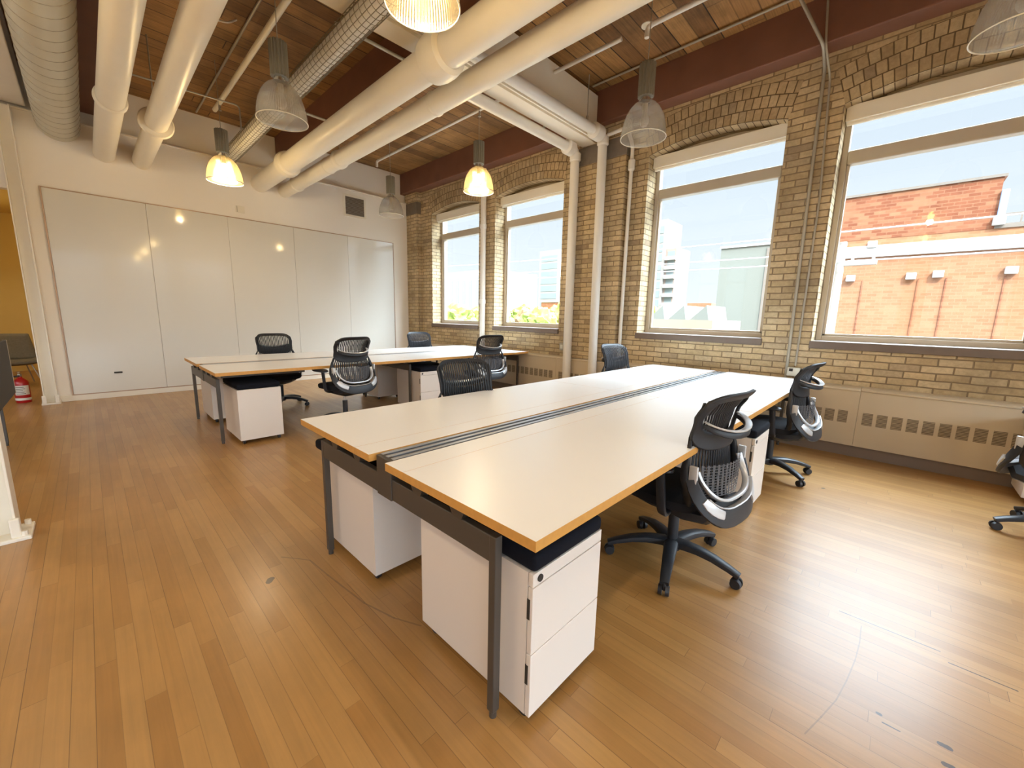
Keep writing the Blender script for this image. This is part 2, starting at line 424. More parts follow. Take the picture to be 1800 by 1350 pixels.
def bend(pts, rad, n=8):
    """polyline with rounded corners"""
    P = [Vector(p) for p in pts]; out = [P[0]]
    for i in range(1, len(P) - 1):
        a, b, c = P[i - 1], P[i], P[i + 1]
        r = min(rad, (a - b).length * 0.49, (c - b).length * 0.49)
        s0 = b + (a - b).normalized() * r; s1 = b + (c - b).normalized() * r
        for k in range(n + 1):
            t = k / n; out.append(s0 * (1 - t) ** 2 + b * 2 * t * (1 - t) + s1 * t * t)
    out.append(P[-1]); return out
def tag(o, label=None, cat=None, group=None, kind=None):
    if label: o['label'] = label
    if cat: o['category'] = cat
    if group: o['group'] = group
    if kind: o['kind'] = kind
    return o
def empty(name, loc=(0, 0, 0), rz=0.0):
    o = bpy.data.objects.new(name, None); C.objects.link(o); o.empty_display_size = 0.1
    o.location = loc; o.rotation_euler = (0, 0, rz); return o
def copy_tree(o, parent=None):
    c = o.copy(); C.objects.link(c)
    if parent is not None: c.parent = parent
    for ch in [q for q in bpy.data.objects if q.parent == o]: copy_tree(ch, c)
    return c
def struct(o): o['kind'] = 'structure'; return o

# ------------------------------------------------------------------ room
YB = 8.38        # far white wall
XW = 5.33        # inner face of the brick wall
ZC = 4.36        # underside of the planks
Y0, X0 = -7.0, -5.5

b = MB(); b.box(X0 - 0.2, 5.75, Y0 - 0.2, 13.2, -0.2, 0.0); struct(b.build('floor', m_floor))
b = MB(); b.box(X0 - 0.2, 5.9, Y0 - 0.2, 13.2, ZC, ZC + 0.3); struct(b.build('ceiling', m_plank))
BWN = [(-5.2 + 2.1 * k, -3.45 + 2.1 * k) for k in range(5)]  # openings added in the unseen back wall to let fill daylight in
b = MB(); b.box(X0 - 0.2, 5.75, Y0 - 0.2, Y0, 0, 0.9); b.box(X0 - 0.2, 5.75, Y0 - 0.2, Y0, 3.5, ZC)
xx = X0 - 0.2
for x0, x1 in BWN: b.box(xx, x0, Y0 - 0.2, Y0, 0.9, 3.5); xx = x1
b.box(xx, 5.75, Y0 - 0.2, Y0, 0.9, 3.5)
struct(b.build('wall_back', m_white))
LW = [(-6.2 + 2.1 * k, -4.5 + 2.1 * k) for k in range(7)]  # openings added in the unseen left wall for more daylight fill
b = MB(); b.box(X0 - 0.2, X0, Y0, 13.2, 0, 1.0); b.box(X0 - 0.2, X0, Y0, 13.2, 3.5, ZC)
yy = Y0
for y0, y1 in LW: b.box(X0 - 0.2, X0, yy, y0, 1.0, 3.5); yy = y1
b.box(X0 - 0.2, X0, yy, 13.2, 1.0, 3.5)
struct(b.build('wall_left', m_white))

# brick wall with arched openings
SILL, SPR, RISE = 1.135, 3.435, 0.105
WINS = [(6.035, 7.565), (4.06, 5.595), (1.15, 2.685), (-0.85, 0.685), (-3.87, -2.34), (-5.86, -4.33)]
XO = 5.74
def arch_z(y, y0, y1, r=0.0):
    c = (y0 + y1) / 2; hw = (y1 - y0) / 2
    R = (hw * hw + RISE * RISE) / (2 * RISE)
    cz = SPR + RISE - R
    return cz + math.sqrt(max((R + r) ** 2 - (y - c) ** 2, 0))
b = MB()
def wallstrip(y0, y1, za0, za1, zb):
    """inner+outer faces of a strip whose lower edge runs za0->za1"""
    for x in (XW, XO): b.quad([(x, y0, za0), (x, y1, za1), (x, y1, zb), (x, y0, zb)])
edges = sorted([e for w_ in WINS for e in w_])
ys = [Y0] + edges + [YB + 0.3]
for i in range(0, len(ys), 2): wallstrip(ys[i], ys[i + 1], -0.1, -0.1, ZC + 0.02)
for (y0, y1) in WINS:
    wallstrip(y0, y1, -0.1, -0.1, SILL)
    n = 16
    for k in range(n):
        a, c = y0 + (y1 - y0) * k / n, y0 + (y1 - y0) * (k + 1) / n
        za, zc = arch_z(a, y0, y1), arch_z(c, y0, y1)
        wallstrip(a, c, za, zc, ZC + 0.02)
        b.quad([(XW, a, za), (XW, c, zc), (XO, c, zc), (XO, a, za)])
    for y in (y0, y1): b.quad([(XW, y, SILL), (XO, y, SILL), (XO, y, SPR), (XW, y, SPR)])
    b.quad([(XW, y0, SILL), (XW, y1, SILL), (XO, y1, SILL), (XO, y0, SILL)])
# pilasters
PIL = [(2.965, 3.79), (7.97, YB + 0.05), (-2.05, -1.22)]
for y0, y1 in PIL: b.box(5.222, XW + 0.05, y0, y1, 0.708, 3.50)
struct(b.build('wall_right', m_brick, weld=True))
for i, (y0, y1) in enumerate(PIL):
    b = MB(); b.bbox(5.216, XW + 0.05, y0 - 0.006, y1 if i == 1 else y1 + 0.006, 3.50, 3.745, 0.008); struct(b.build('bearing_stone', m_stone))
    b = MB(); b.box(5.222, XW + 0.05, y0, y1, 3.745, ZC); struct(b.build('wall_right', m_brick))
# brick arches: three header courses following each opening
for (y0, y1) in WINS[:4]:
    b = MB(); uvl = b.bm.loops.layers.uv.new('uv')
    n = 24; c = (y0 + y1) / 2; hw = (y1 - y0) / 2
    R = (hw * hw + RISE * RISE) / (2 * RISE); cz = SPR + RISE - R; th = math.asin(min(1, hw / R)) * 1.0
    T = 0.354
    for k in range(n):
        t0, t1 = -th + 2 * th * k / n, -th + 2 * th * (k + 1) / n
        P = lambda t, r: (XW - 0.004, c + (R + r) * math.sin(t), cz + (R + r) * math.cos(t))
        f = b.quad([P(t0, 0), P(t1, 0), P(t1, T), P(t0, T)])
        for lp, (tt, rr) in zip(f.loops, ((t0, 0), (t1, 0), (t1, T), (t0, T))): lp[uvl].uv = (tt * (R + T / 2), rr)
        P0 = lambda t: (XW - 0.004, c + R * math.sin(t), cz + R * math.cos(t)); P1 = lambda t: (XW + 0.18, c + R * math.sin(t), cz + R * math.cos(t) - 0.004)
        f = b.quad([P0(t0), P0(t1), P1(t1), P1(t0)])
        for lp, (tt, rr) in zip(f.loops, ((t0, 0), (t1, 0), (t1, 0.118), (t0, 0.118))): lp[uvl].uv = (tt * (R + T / 2), rr)
    struct(b.build('brick_arch', m_arch, recalc=False))

# windows
XF = 5.575
for i, (y0, y1) in enumerate(LW):  # frames and panes of the added left fill openings
    r = empty('window_%d' % (i + 7), (0, 0, 0)); struct(r)
    b = MB(); x = X0 - 0.12
    for za, zb_ in ((1.0, 1.06), (2.7, 2.78), (3.44, 3.5)): b.box(x, x + 0.07, y0, y1, za, zb_)
    for ya, yb in ((y0, y0 + 0.06), (y1 - 0.06, y1)): b.box(x, x + 0.07, ya, yb, 1.06, 3.44)
    b.build('frame', m_alum, r)
    b = MB(); b.box(x + 0.03, x + 0.036, y0 + 0.05, y1 - 0.05, 1.05, 3.45); b.build('glass_pane', m_glass, r)
for i, (x0, x1) in enumerate(BWN):  # frames and panes of the added back fill openings
    r = empty('window_%d' % (i + 14), (0, 0, 0)); struct(r)
    b = MB(); y = Y0 - 0.12
    for za, zb_ in ((0.9, 0.96), (2.7, 2.78), (3.44, 3.5)): b.box(x0, x1, y, y + 0.07, za, zb_)
    for xa, xb in ((x0, x0 + 0.06), (x1 - 0.06, x1)): b.box(xa, xb, y, y + 0.07, 0.96, 3.44)
    b.build('frame', m_alum, r)
    b = MB(); b.box(x0 + 0.05, x1 - 0.05, y + 0.03, y + 0.036, 0.95, 3.45); b.build('glass_pane', m_glass, r)
for i, (y0, y1) in enumerate(WINS):
    r = empty('window_%d' % (i + 1), (0, 0, 0)); struct(r)
    b = MB(); fw = 0.055
    b.bbox(XF, XF + 0.09, y0, y0 + fw, SILL, SPR + 0.1, 0.006); b.bbox(XF, XF + 0.09, y1 - fw, y1, SILL, SPR + 0.1, 0.006)
    b.bbox(XF, XF + 0.09, y0 + fw, y1 - fw, SILL, SILL + 0.055, 0.006); b.bbox(XF, XF + 0.09, y0 + fw, y1 - fw, 3.385, SPR + 0.1, 0.006)
    b.bbox(XF - 0.012, XF + 0.09, y0 + fw, y1 - fw, 2.935, 3.065, 0.012)
    b.bbox(XF + 0.015, XF + 0.07, y0 + fw, y0 + fw + 0.028, SILL + 0.055, 2.935, 0.004); b.bbox(XF + 0.015, XF + 0.07, y1 - fw - 0.028, y1 - fw, SILL + 0.055, 2.935, 0.004)
    b.bbox(XF + 0.015, XF + 0.07, y0 + fw, y1 - fw, SILL + 0.055, SILL + 0.08, 0.004)
    b.build('frame', m_alum, r)
    b = MB(); b.box(XF + 0.04, XF + 0.046, y0 + fw, y1 - fw, SILL + 0.06, 2.95); b.build('glass_pane', m_glass, r)
    b = MB(); b.box(XF + 0.04, XF + 0.046, y0 + fw, y1 - fw, 3.06, 3.39); b.build('glass_pane', m_glass, r)
    b = MB(); b.bbox(XW - 0.035, XF + 0.01, y0 - 0.01, y1 + 0.01, SILL - 0.075, SILL + 0.004, 0.008); b.build('window_sill', m_sill, r)
WHICH = ['corner window beside the white wall', 'second window, beside the tall riser pipe', 'third window, above the near desk end', 'nearest window, facing the red brick building']
for i, (y0, y1) in enumerate(WINS[:4]):
    b = MB()
    b.bbox(5.445, 5.566, y0 + 0.006, y1 - 0.006, 3.31, 3.455, 0.006)
    r = b.build('roller_blind_box', m_trim)
    tag(r, 'white roller blind box across the top of the ' + WHICH[i], 'blind box', 'roller blind boxes in the window heads')
    b = MB(); b.cyl((5.49, y0 + 0.02, 3.302), (5.49, y1 - 0.02, 3.302), 0.022, 12); b.build('blind_roll', m_trim, r, smooth=True)

# far wall: drywall with a cap ledge and a doorway into the back room
XL = -0.52
b = MB()
b.box(XL + 0.13, 5.33, YB, YB + 0.14, 0, 3.76)
b.box(X0, XL + 0.13, YB, YB + 0.14, 2.78, 3.76)
b.box(X0, -2.6, YB, YB + 0.14, 0, 2.78)
struct(b.build('wall_far', m_white))
b = MB(); b.box(X0, 5.33, YB + 0.09, YB + 0.35, 3.76, ZC); struct(b.build('wall_far', m_white))
b = MB(); b.bbox(X0, 5.215, YB - 0.02, YB + 0.09, 3.752, 3.775, 0.004); struct(b.build('trim_1', m_trim))
b = MB(); b.bbox(XL + 0.14, 5.2, YB - 0.016, YB, 0.0, 0.088, 0.004); struct(b.build('baseboard_far', m_trim))
b = MB(); b.bbox(5.222, 5.235, YB - 0.012, YB, 0.0, 3.5, 0.003); struct(b.build('trim_2', m_trim))
# back room
b = MB()
b.box(X0, 5.3, 12.9, 13.0, 0, ZC); b.box(1.2, 1.3, YB + 0.14, 12.9, 0, ZC)
struct(b.build('wall_back_room', m_offw))
b = MB(); b.box(X0, 1.2, YB + 0.36, 12.9, 3.1, 3.2); struct(b.build('ceiling_back_room', m_offw))

# timber beams and white steel cross beams
for x0, x1 in ((5.12, 5.335), (2.63, 2.95), (0.14, 0.46), (-2.4, -2.08), (-4.9, -4.58)):
    b = MB(); b.bbox(x0, x1, Y0, YB + 0.08, 3.94, ZC + 0.01, 0.012); struct(b.build('ceiling_beam', m_beam))
b = MB()
for x0, x1 in ((2.955, 5.115), (0.465, 2.625), (-2.075, 0.135)):
    b.box(x0, x1, 3.385, 3.665, 3.935, 4.30)
b.box(0.22, 5.22, 3.445, 3.665, 3.75, 3.935)
b.box(0.22, 5.10, 3.385, 3.405, 3.75, 3.935)
b.box(0.22, 5.10, 3.405, 3.445, 3.80, 3.935)
struct(b.build('ceiling_cross_beam', m_trim))
b = MB()
for x0, x1 in ((2.955, 5.115), (0.465, 2.625), (-2.075, 0.135)):
    b.box(x0, x1, -1.63, -1.35, 3.935, 4.30)
struct(b.build('ceiling_cross_beam', m_trim))

# H-section steel columns on the left
def column(x, y, h_, plate):
    b = MB()
    for xx in (x - 0.065, x + 0.053): b.bbox(xx, xx + 0.012, y - 0.075, y + 0.075, 0.02, h_, 0.003)
    b.box(x - 0.055, x + 0.055, y - 0.005, y + 0.005, 0.02, h_)
    struct(b.build('steel_column', m_trim))
    b = MB(); b.bbox(x - plate, x + plate, y - plate, y + plate, 0.0, 0.022, 0.004)
    for sx in (-1, 1):
        for sy in (-1, 1): b.cyl((x + sx * plate * 0.78, y + sy * plate * 0.78, 0.02), (x + sx * plate * 0.78, y + sy * plate * 0.78, 0.05), 0.014, 8)
    for sx in (-0.059, 0.059):
        b.bbox(x + sx - 0.02, x + sx + 0.02, y - 0.1, y - 0.07, 0.02, 0.13, 0.006)
    struct(b.build('column_base_plate', m_trim))
column(-0.465, 3.57, 3.75, 0.115)
column(-0.455, 8.30, 3.75, 0.09)

# ------------------------------------------------------------------ pipes, ducts, conduits
GP = 'big cream heating pipes under the ceiling'
def pipe(name, x, z, r, ya, yb, collars, label):
    root = empty(name, (x, yb, z))
    b = MB(); b.cyl((0, ya - yb, 0), (0, 0, 0), r, 40); b.build('pipe', m_pipe, root, smooth=True)
    for yc, rr, wd in collars:
        b = MB()
        prof = [(r + 0.001, -wd / 2), (rr * 0.93, -wd * 0.42), (rr, -wd * 0.15), (rr, wd * 0.15), (rr * 0.93, wd * 0.42), (r + 0.001, wd / 2)]
        b.rings([[(q * math.cos(2 * PI * i / 40), yc - yb + t, q * math.sin(2 * PI * i / 40)) for i in range(40)] for q, t in prof], caps=False)
        b.build('pipe_collar', m_pipe, root, smooth=True)
    tag(root, label, 'pipe', GP)
pipe('overhead_pipe', 0.403, 3.443, 0.114, Y0 + 0.3, YB + 0.0, [(6.2, 0.135, 0.07)], 'cream overhead pipe beside the metal duct, leftmost of the big pipes')
pipe('overhead_pipe', 0.792, 3.446, 0.107, Y0 + 0.3, YB + 0.0, [(6.56, 0.165, 0.06)], 'cream overhead pipe with a thin flange ring, second from the metal duct')
pipe('overhead_pipe', 2.319, 3.495, 0.134, Y0 + 0.3, YB + 0.0, [(6.96, 0.178, 0.20), (3.14, 0.188, 0.27)], 'thickest cream overhead pipe with fat rounded couplings')
pipe('overhead_pipe', 2.708, 3.46, 0.106, Y0 + 0.3, YB + 0.0, [(6.05, 0.124, 0.13), (6.42, 0.113, 0.04), (7.72, 0.122, 0.06), (3.76, 0.116, 0.04)], 'cream overhead pipe on the window side of the thickest pipe')
# bracket rods between pipes
for (x, y, z) in ((0.403, 6.2, 3.557), (0.792, 6.56, 3.553), (2.319, 3.34, 3.63), (2.708, 6.05, 3.566)):
    b = MB(); b.cyl((x, y, z - 0.015), (x, y, ZC if x < 2.6 else 3.94), 0.007, 8)
    tag(b.build('pipe_hanger_rod', m_steel, smooth=True), 'thin steel hanger rod holding up the ' + {0.403: 'leftmost cream overhead pipe', 0.792: 'cream overhead pipe with the flange ring', 2.319: 'thickest cream overhead pipe', 2.708: 'cream pipe on the window side'}[x], 'rod')

for (x, y, z, t) in ((4.72, 3.27, 3.825, 'thin hanger rod holding the white branch pipe below the cross beam'), (4.40, 3.72, 3.75, 'thin hanger rod holding the white branch pipe nearer the far wall')):
    b = MB(); b.cyl((x, y, z), (x, y, ZC), 0.006, 8); b.cyl((x, y, z), (x, y, z + 0.06), 0.016, 8)
    tag(b.build('pipe_hanger_rod', m_steel, smooth=True), t, 'rod')
def riser(name, pts, r, label, joints=(), mat=None, rad=0.09):
    root = empty(name, pts[-1])
    o = Vector(pts[-1])
    b = MB(); b.tube([p - o for p in bend(pts, rad)], r, 24); b.build('pipe', mat or m_pipe2, root, smooth=True)
    for p, d, rr, ln in joints:
        p = Vector(p) - o; d = Vector(d).normalized()
        b = MB(); a = d.orthogonal().normalized(); c2 = d.cross(a)
        prof = [(r, -ln / 2), (rr, -ln * 0.36), (rr, ln * 0.36), (r, ln / 2)]
        b.rings([[p + d * t + (a * math.cos(2 * PI * i / 24) + c2 * math.sin(2 * PI * i / 24)) * q for i in range(24)] for q, t in prof], caps=False)
        b.build('pipe_joint', mat or m_pipe2, root, smooth=True)
    tag(root, label, 'pipe', 'white branch and riser pipes on the window wall')
riser('riser_pipe', [(2.80, 3.72, 3.69), (5.112, 3.72, 3.69), (5.112, 3.70, 0.0)], 0.064,
      'white riser pipe elbowing down beside the second window from the corner',
      [((4.96, 3.72, 3.69), (1, 0, 0), 0.098, 0.17), ((5.112, 3.715, 3.60), (0, 0, 1), 0.08, 0.12)])
riser('riser_pipe', [(2.2, 3.27, 3.767), (5.112, 3.27, 3.767), (5.112, 3.235, 0.0)], 0.062,
      'white riser pipe in front of the middle brick pier',
      [((2.27, 3.27, 3.767), (1, 0, 0), 0.073, 0.16), ((4.95, 3.27, 3.767), (1, 0, 0), 0.1, 0.2), ((5.112, 3.265, 3.70), (0, 0, 1), 0.078, 0.12)])
riser('riser_pipe', [(5.125, 3.2, 3.767), (5.14, 2.93, 3.79), (5.27, 2.90, 3.6), (5.27, 2.905, 0.72)], 0.024,
      'slim white riser pipe beside the third window',
      [((5.27, 2.90, 3.36), (0, 0, 1), 0.045, 0.16), ((5.2, 2.92, 3.78), (1, -0.2, -0.2), 0.042, 0.1)], rad=0.07)
riser('riser_pipe', [(5.245, 5.82, 3.95), (5.245, 5.82, 0.70)], 0.052,
      'white riser pipe on the pier between the two far windows',
      [((5.245, 5.82, 2.95), (0, 0, 1), 0.062, 0.09), ((5.245, 5.82, 1.59), (0, 0, 1), 0.062, 0.09)])

# big spiral duct
root = empty('spiral_duct', (-0.003, YB, 3.685))
b = MB(); b.cyl((0, Y0 + 0.4 - YB, 0), (0, 0.0, 0), 0.203, 48); b.build('duct_tube', m_galv, root, smooth=True)
b = MB(); pts = []
n_t = 72
for k in range(n_t * 24 + 1):
    t = 2 * PI * k / 24; yy = -0.02 - k / 24 * 0.2
    pts.append((0.203 * math.cos(t), yy, 0.203 * math.sin(t)))
b.tube(pts, 0.0045, 5); b.build('spiral_seam', m_steel, root, smooth=True)
tag(root, 'large galvanised spiral duct running along the ceiling at the far left', 'duct')
b = MB(); b.bbox(-0.85, -0.26, 6.2, YB - 0.03, 3.80, 4.2, 0.01)
tag(b.build('rectangular_duct', m_pipe2), 'off-white rectangular duct running behind the large spiral duct', 'duct')

# mesh-caged duct
root = empty('caged_duct', (1.75, YB + 0.09, 3.62))
L_ = YB + 0.09 - (-1.0)
b = MB()
prof = []
nseg = 180
for k in range(nseg + 1):
    prof.append((0.082 + 0.004 * math.sin(k * 1.7) * math.sin(k * 0.37), -L_ * k / nseg))
b.rings([[(q * math.cos(2 * PI * i / 24), t, q * math.sin(2 * PI * i / 24)) for i in range(24)] for q, t in prof]); b.build('insulated_tube', m_insul, root, smooth=True)
b = MB()
rc = 0.101
for k in range(int(L_ / 0.075)):
    yy = -0.04 - k * 0.075
    b.tube([(rc * math.cos(2 * PI * i / 20), yy, rc * math.sin(2 * PI * i / 20)) for i in range(20)], 0.0028, 4, closed=True)
for i in range(16):
    a = 2 * PI * i / 16
    b.cyl((rc * math.cos(a), -L_, rc * math.sin(a)), (rc * math.cos(a), 0, rc * math.sin(a)), 0.0028, 4)
b.build('wire_cage', m_wire, root)
tag(root, 'pale insulated duct wrapped in a square wire mesh cage', 'duct')

# sprinkler lines and conduits under the planks
def line(name, pts, r, label, cat, mat, rad=0.05, group=None, heads=()):
    root = empty(name, pts[0]); o = Vector(pts[0])
    b = MB(); b.tube([p - o for p in bend(pts, rad)], r, 10); b.build('pipe_run' if cat == 'pipe' else 'tube_run', mat, root, smooth=True)
    for hx, hy, hz in heads:
        b = MB(); q = Vector((hx, hy, hz)) - o
        b.cyl(q, q - Vector((0, 0, 0.05)), 0.013, 10); b.cyl(q - Vector((0, 0, 0.05)), q - Vector((0, 0, 0.075)), 0.007, 8); b.cyl(q - Vector((0, 0, 0.075)), q - Vector((0, 0, 0.079)), 0.022, 12)
        b.build('sprinkler_head', m_steel, root, smooth=True)
    return tag(root, label, cat, group)
GS = 'sprinkler pipes under the planks'
line('sprinkler_pipe', [(4.16, 7.68, 4.10), (4.16, 7.68, 4.2), (4.16, 2.5, 4.2)], 0.022, 'pale sprinkler pipe above the far desk with heads, between the pipes and the windows', 'pipe', m_pipe2, group=GS, heads=((4.16, 4.72, 4.19),))
line('sprinkler_pipe', [(4.17, 2.22, 4.10), (4.17, 2.22, 4.2), (4.17, -5.0, 4.2)], 0.024, 'white sprinkler pipe with a round escutcheon above the near desk', 'pipe', m_pipe2, group=GS)
b = MB(); b.cyl((4.17, 2.22, 4.205), (4.17, 2.22, 4.213), 0.06, 20); tag(b.build('escutcheon_disc', m_trim, smooth=False), 'white round disc at the end of the sprinkler pipe above the near desk', 'disc')
line('sprinkler_pipe', [(1.595, 7.60, 4.18), (1.595, -3.0, 4.18)], 0.03, 'old cream sprinkler pipe beside the wire caged duct', 'pipe', m_pipe, group=GS, heads=((1.595, 7.3, 4.16),))
GCN = 'thin electrical conduits at the ceiling'
line('ceiling_conduit', [(1.50, 8.3, 4.33), (1.50, -3.0, 4.33)], 0.013, 'thin grey conduit tight to the planks beside the old cream sprinkler pipe', 'conduit', m_steel, group=GCN)
line('ceiling_conduit', [(3.98, 8.3, 4.335), (3.98, -5.0, 4.335)], 0.013, 'thin grey conduit beside the sprinkler pipe with heads', 'conduit', m_steel, group=GCN)
line('ceiling_conduit', [(4.93, 3.35, 4.335), (4.93, -5.0, 4.335)], 0.013, 'thin grey conduit in the angle of the planks and the window-side timber beam', 'conduit', m_steel, group=GCN)
line('ceiling_conduit', [(0.50, 6.2, 3.745), (1.00, 6.2, 3.765), (1.56, 6.2, 3.79), (1.56, 6.2, 3.52)], 0.009, 'thin bent rod crossing over the two left overhead pipes to the caged duct', 'conduit', m_steel, group=GCN)
line('ceiling_strut', [(1.85, 6.1, 3.93), (2.62, 6.1, 3.93)], 0.016, 'galvanised strut under the timber beam behind the thickest pipe, farther one', 'strut', m_galv)
line('ceiling_strut', [(1.85, 4.1, 3.93), (2.62, 4.1, 3.93)], 0.016, 'galvanised strut under the timber beam behind the thickest pipe, nearer one', 'strut', m_galv)
line('hanging_cable', [(1.0, 5.6, 4.35), (1.12, 5.3, 4.15), (1.3, 5.35, 4.2), (1.42, 5.5, 4.35)], 0.010, 'loose white cable drooping below the planks near the spiral duct', 'cable', m_pipe2, rad=0.2)
GW = 'conduits on the brick wall'
line('wall_conduit', [(4.92, 1.10, 4.34), (5.085, 0.885, 3.92), (5.31, 0.885, 3.80), (5.31, 0.865, 0.715)], 0.015, 'thicker grey conduit running down the brick between the two nearest windows', 'conduit', m_steel, group=GW)
line('wall_conduit', [(5.10, 0.90, 4.34), (5.10, 0.87, 3.93), (5.312, 0.83, 3.70), (5.312, 0.78, 2.6), (5.312, 0.79, 0.86)], 0.010, 'thinner grey conduit ending at the metal outlet box between the two nearest windows', 'conduit', m_steel, group=GW)
line('wall_conduit', [(5.22, 3.84, 3.52), (5.312, 3.90, 3.40), (5.312, 3.93, 0.92)], 0.011, 'grey conduit behind the riser pipe beside the second window from the corner', 'conduit', m_steel, group=GW)
line('wall_conduit', [(5.318, 3.88, 3.36), (5.318, 3.885, 0.72)], 0.007, 'hair-thin conduit behind the riser pipe beside the second window from the corner', 'conduit', m_steel, group=GW)
b = MB(); b.bbox(5.27, 5.33, 0.735, 0.855, 0.745, 0.845, 0.008)
r = tag(b.build('outlet_box', m_galv), 'metal electrical outlet box on the brick at the end of the near desk', 'outlet box')
b = MB(); b.bbox(5.264, 5.272, 0.80, 0.835, 0.80, 0.83, 0.002); b.build('socket', m_dark, r)
b = MB(); b.bbox(5.27, 5.33, 3.885, 3.985, 0.80, 0.92, 0.008)
r = tag(b.build('outlet_box', m_steel), 'grey electrical box on the brick below the second window from the corner', 'outlet box')
b = MB(); b.bbox(5.264, 5.272, 3.91, 3.96, 0.83, 0.89, 0.002); b.build('cover_plate', m_galv, r)

# ------------------------------------------------------------------ radiators along the window wall
XR = 5.195
def make_radiator(ya, yb, label, n, lead):
    root = empty('radiator_cover', (XR, (ya + yb) / 2, 0.0)); oy = (ya + yb) / 2
    b = MB()
    a, c = ya - oy + 0.001, yb - oy - 0.001
    prof = [(0.0, 0.115), (0.0, 0.672), (0.012, 0.69), (0.03, 0.70), (0.132, 0.706), (0.132, 0.115)]
    b.rings([[(x, a, z) for x, z in prof], [(x, c, z) for x, z in prof]])
    b.build('cover_panel', m_radi, root)
    b = MB(); b.bbox(-0.012, 0.01, a, c, 0.668, 0.69, 0.008); b.build('top_lip', m_radi, root, smooth=True)
    g0_, gl = None, None
    for k in range(n):
        yy = c - lead - k * 0.105
        if g0_ is None:
            b = MB(); b.box(-0.0015, 0.004, -0.076, 0, 0.342, 0.462); g0_ = b.build('grille', m_grille, root)
            b = MB()
            for q in range(9): b.box(-0.005, 0.0, -0.076, 0, 0.348 + q * 0.013, 0.353 + q * 0.013)
            gl = b.build('louvre', m_louvre, g0_)
            g0_.location = (0, yy, 0)
        else:
            q = g0_.copy(); C.objects.link(q); q.location = (0, yy, 0)
            q2 = gl.copy(); C.objects.link(q2); q2.parent = q
    return tag(root, label, 'radiator', 'cream radiator covers along the window wall')
make_radiator(6.9, 8.36, 'cream radiator cover under the corner window', 12, 0.06)
make_radiator(5.44, 6.9, 'cream radiator cover at the foot of the pier between the far windows', 13, 0.06)
make_radiator(3.98, 5.44, 'cream radiator cover under the second window, behind the far desk end', 13, 0.06)
make_radiator(1.66, 3.98, 'long cream radiator cover behind the two tall risers', 21, 0.06)
make_radiator(0.21, 1.66, 'cream radiator cover at the end of the near desk', 13, 0.04)
make_radiator(-1.25, 0.21, 'cream radiator cover under the nearest window', 13, 0.04)
make_radiator(-4.2, -1.25, 'long cream radiator cover past the nearest window', 4, 0.04)
b = MB(); b.box(5.225, 5.33, -4.2, YB - 0.02, 0.0, 0.118); struct(b.build('baseboard_right', m_kick))

# ------------------------------------------------------------------ whiteboard and things on the far wall
root = empty('glass_whiteboard', (-0.243, YB, 0.093))
pwid, ph = 1.0187, 2.764
for k in range(5):
    b = MB(); b.bbox(k * pwid + 0.0018, (k + 1) * pwid - 0.0018, -0.018, -0.004, 0.0, ph, 0.001, 1); b.build('glass_panel', m_board, root)
b = MB(); W5 = 5 * pwid
b.bbox(-0.016, 0.0, -0.02, 0.0, -0.014, ph + 0.014, 0.002); b.bbox(W5, W5 + 0.016, -0.02, 0.0, -0.014, ph + 0.014, 0.002)
b.bbox(0, W5, -0.02, 0.0, -0.014, 0.0, 0.002); b.bbox(0, W5, -0.02, 0.0, ph, ph + 0.014, 0.002)
b.build('frame', m_bframe, root)
tag(root, 'wall-wide white glass whiteboard of five tall panels', 'whiteboard')
b = MB(); b.bbox(0.195, 0.285, YB - 0.045, YB - 0.018, 0.362, 0.382, 0.004)
tag(b.build('marker_holder', m_dark), 'small black magnetic bar low on the leftmost whiteboard panel', 'holder')
root = empty('wall_vent', (4.02, YB, 3.46))
b = MB()
b.bbox(-0.235, -0.195, -0.015, 0, -0.21, 0.21, 0.003); b.bbox(0.195, 0.235, -0.015, 0, -0.21, 0.21, 0.003); b.bbox(-0.195, 0.195, -0.015, 0, -0.21, -0.17, 0.003); b.bbox(-0.195, 0.195, -0.015, 0, 0.17, 0.21, 0.003)
b.build('vent_frame', m_trim, root)
b = MB(); b.box(-0.195, 0.195, -0.004, 0, -0.17, 0.17); b.build('vent_back', m_grille, root)
b = MB()
for k in range(14):
    z = -0.165 + k * 0.0242
    b.hexa([(-0.195, -0.014, z), (0.195, -0.014, z), (0.195, -0.004, z + 0.012), (-0.195, -0.004, z + 0.012), (-0.195, -0.014, z + 0.003), (0.195, -0.014, z + 0.003), (0.195, -0.004, z + 0.015), (-0.195, -0.004, z + 0.015)])
b.build('louvres', plain('vent_grey', srgb(150, 144, 138), 0.5), root)
tag(root, 'square louvred air vent high on the white wall', 'vent')
b = MB(); b.bbox(1.93, 2.06, YB - 0.012, YB, 2.96, 3.07, 0.003)
r = tag(b.build('wall_plate', m_trim), 'small blank white plate with screw holes above the whiteboard', 'plate')
b = MB(); b.box(1.945, 1.952, YB - 0.0135, YB - 0.011, 2.965, 3.065); b.build('plate_slot', m_steel, r)

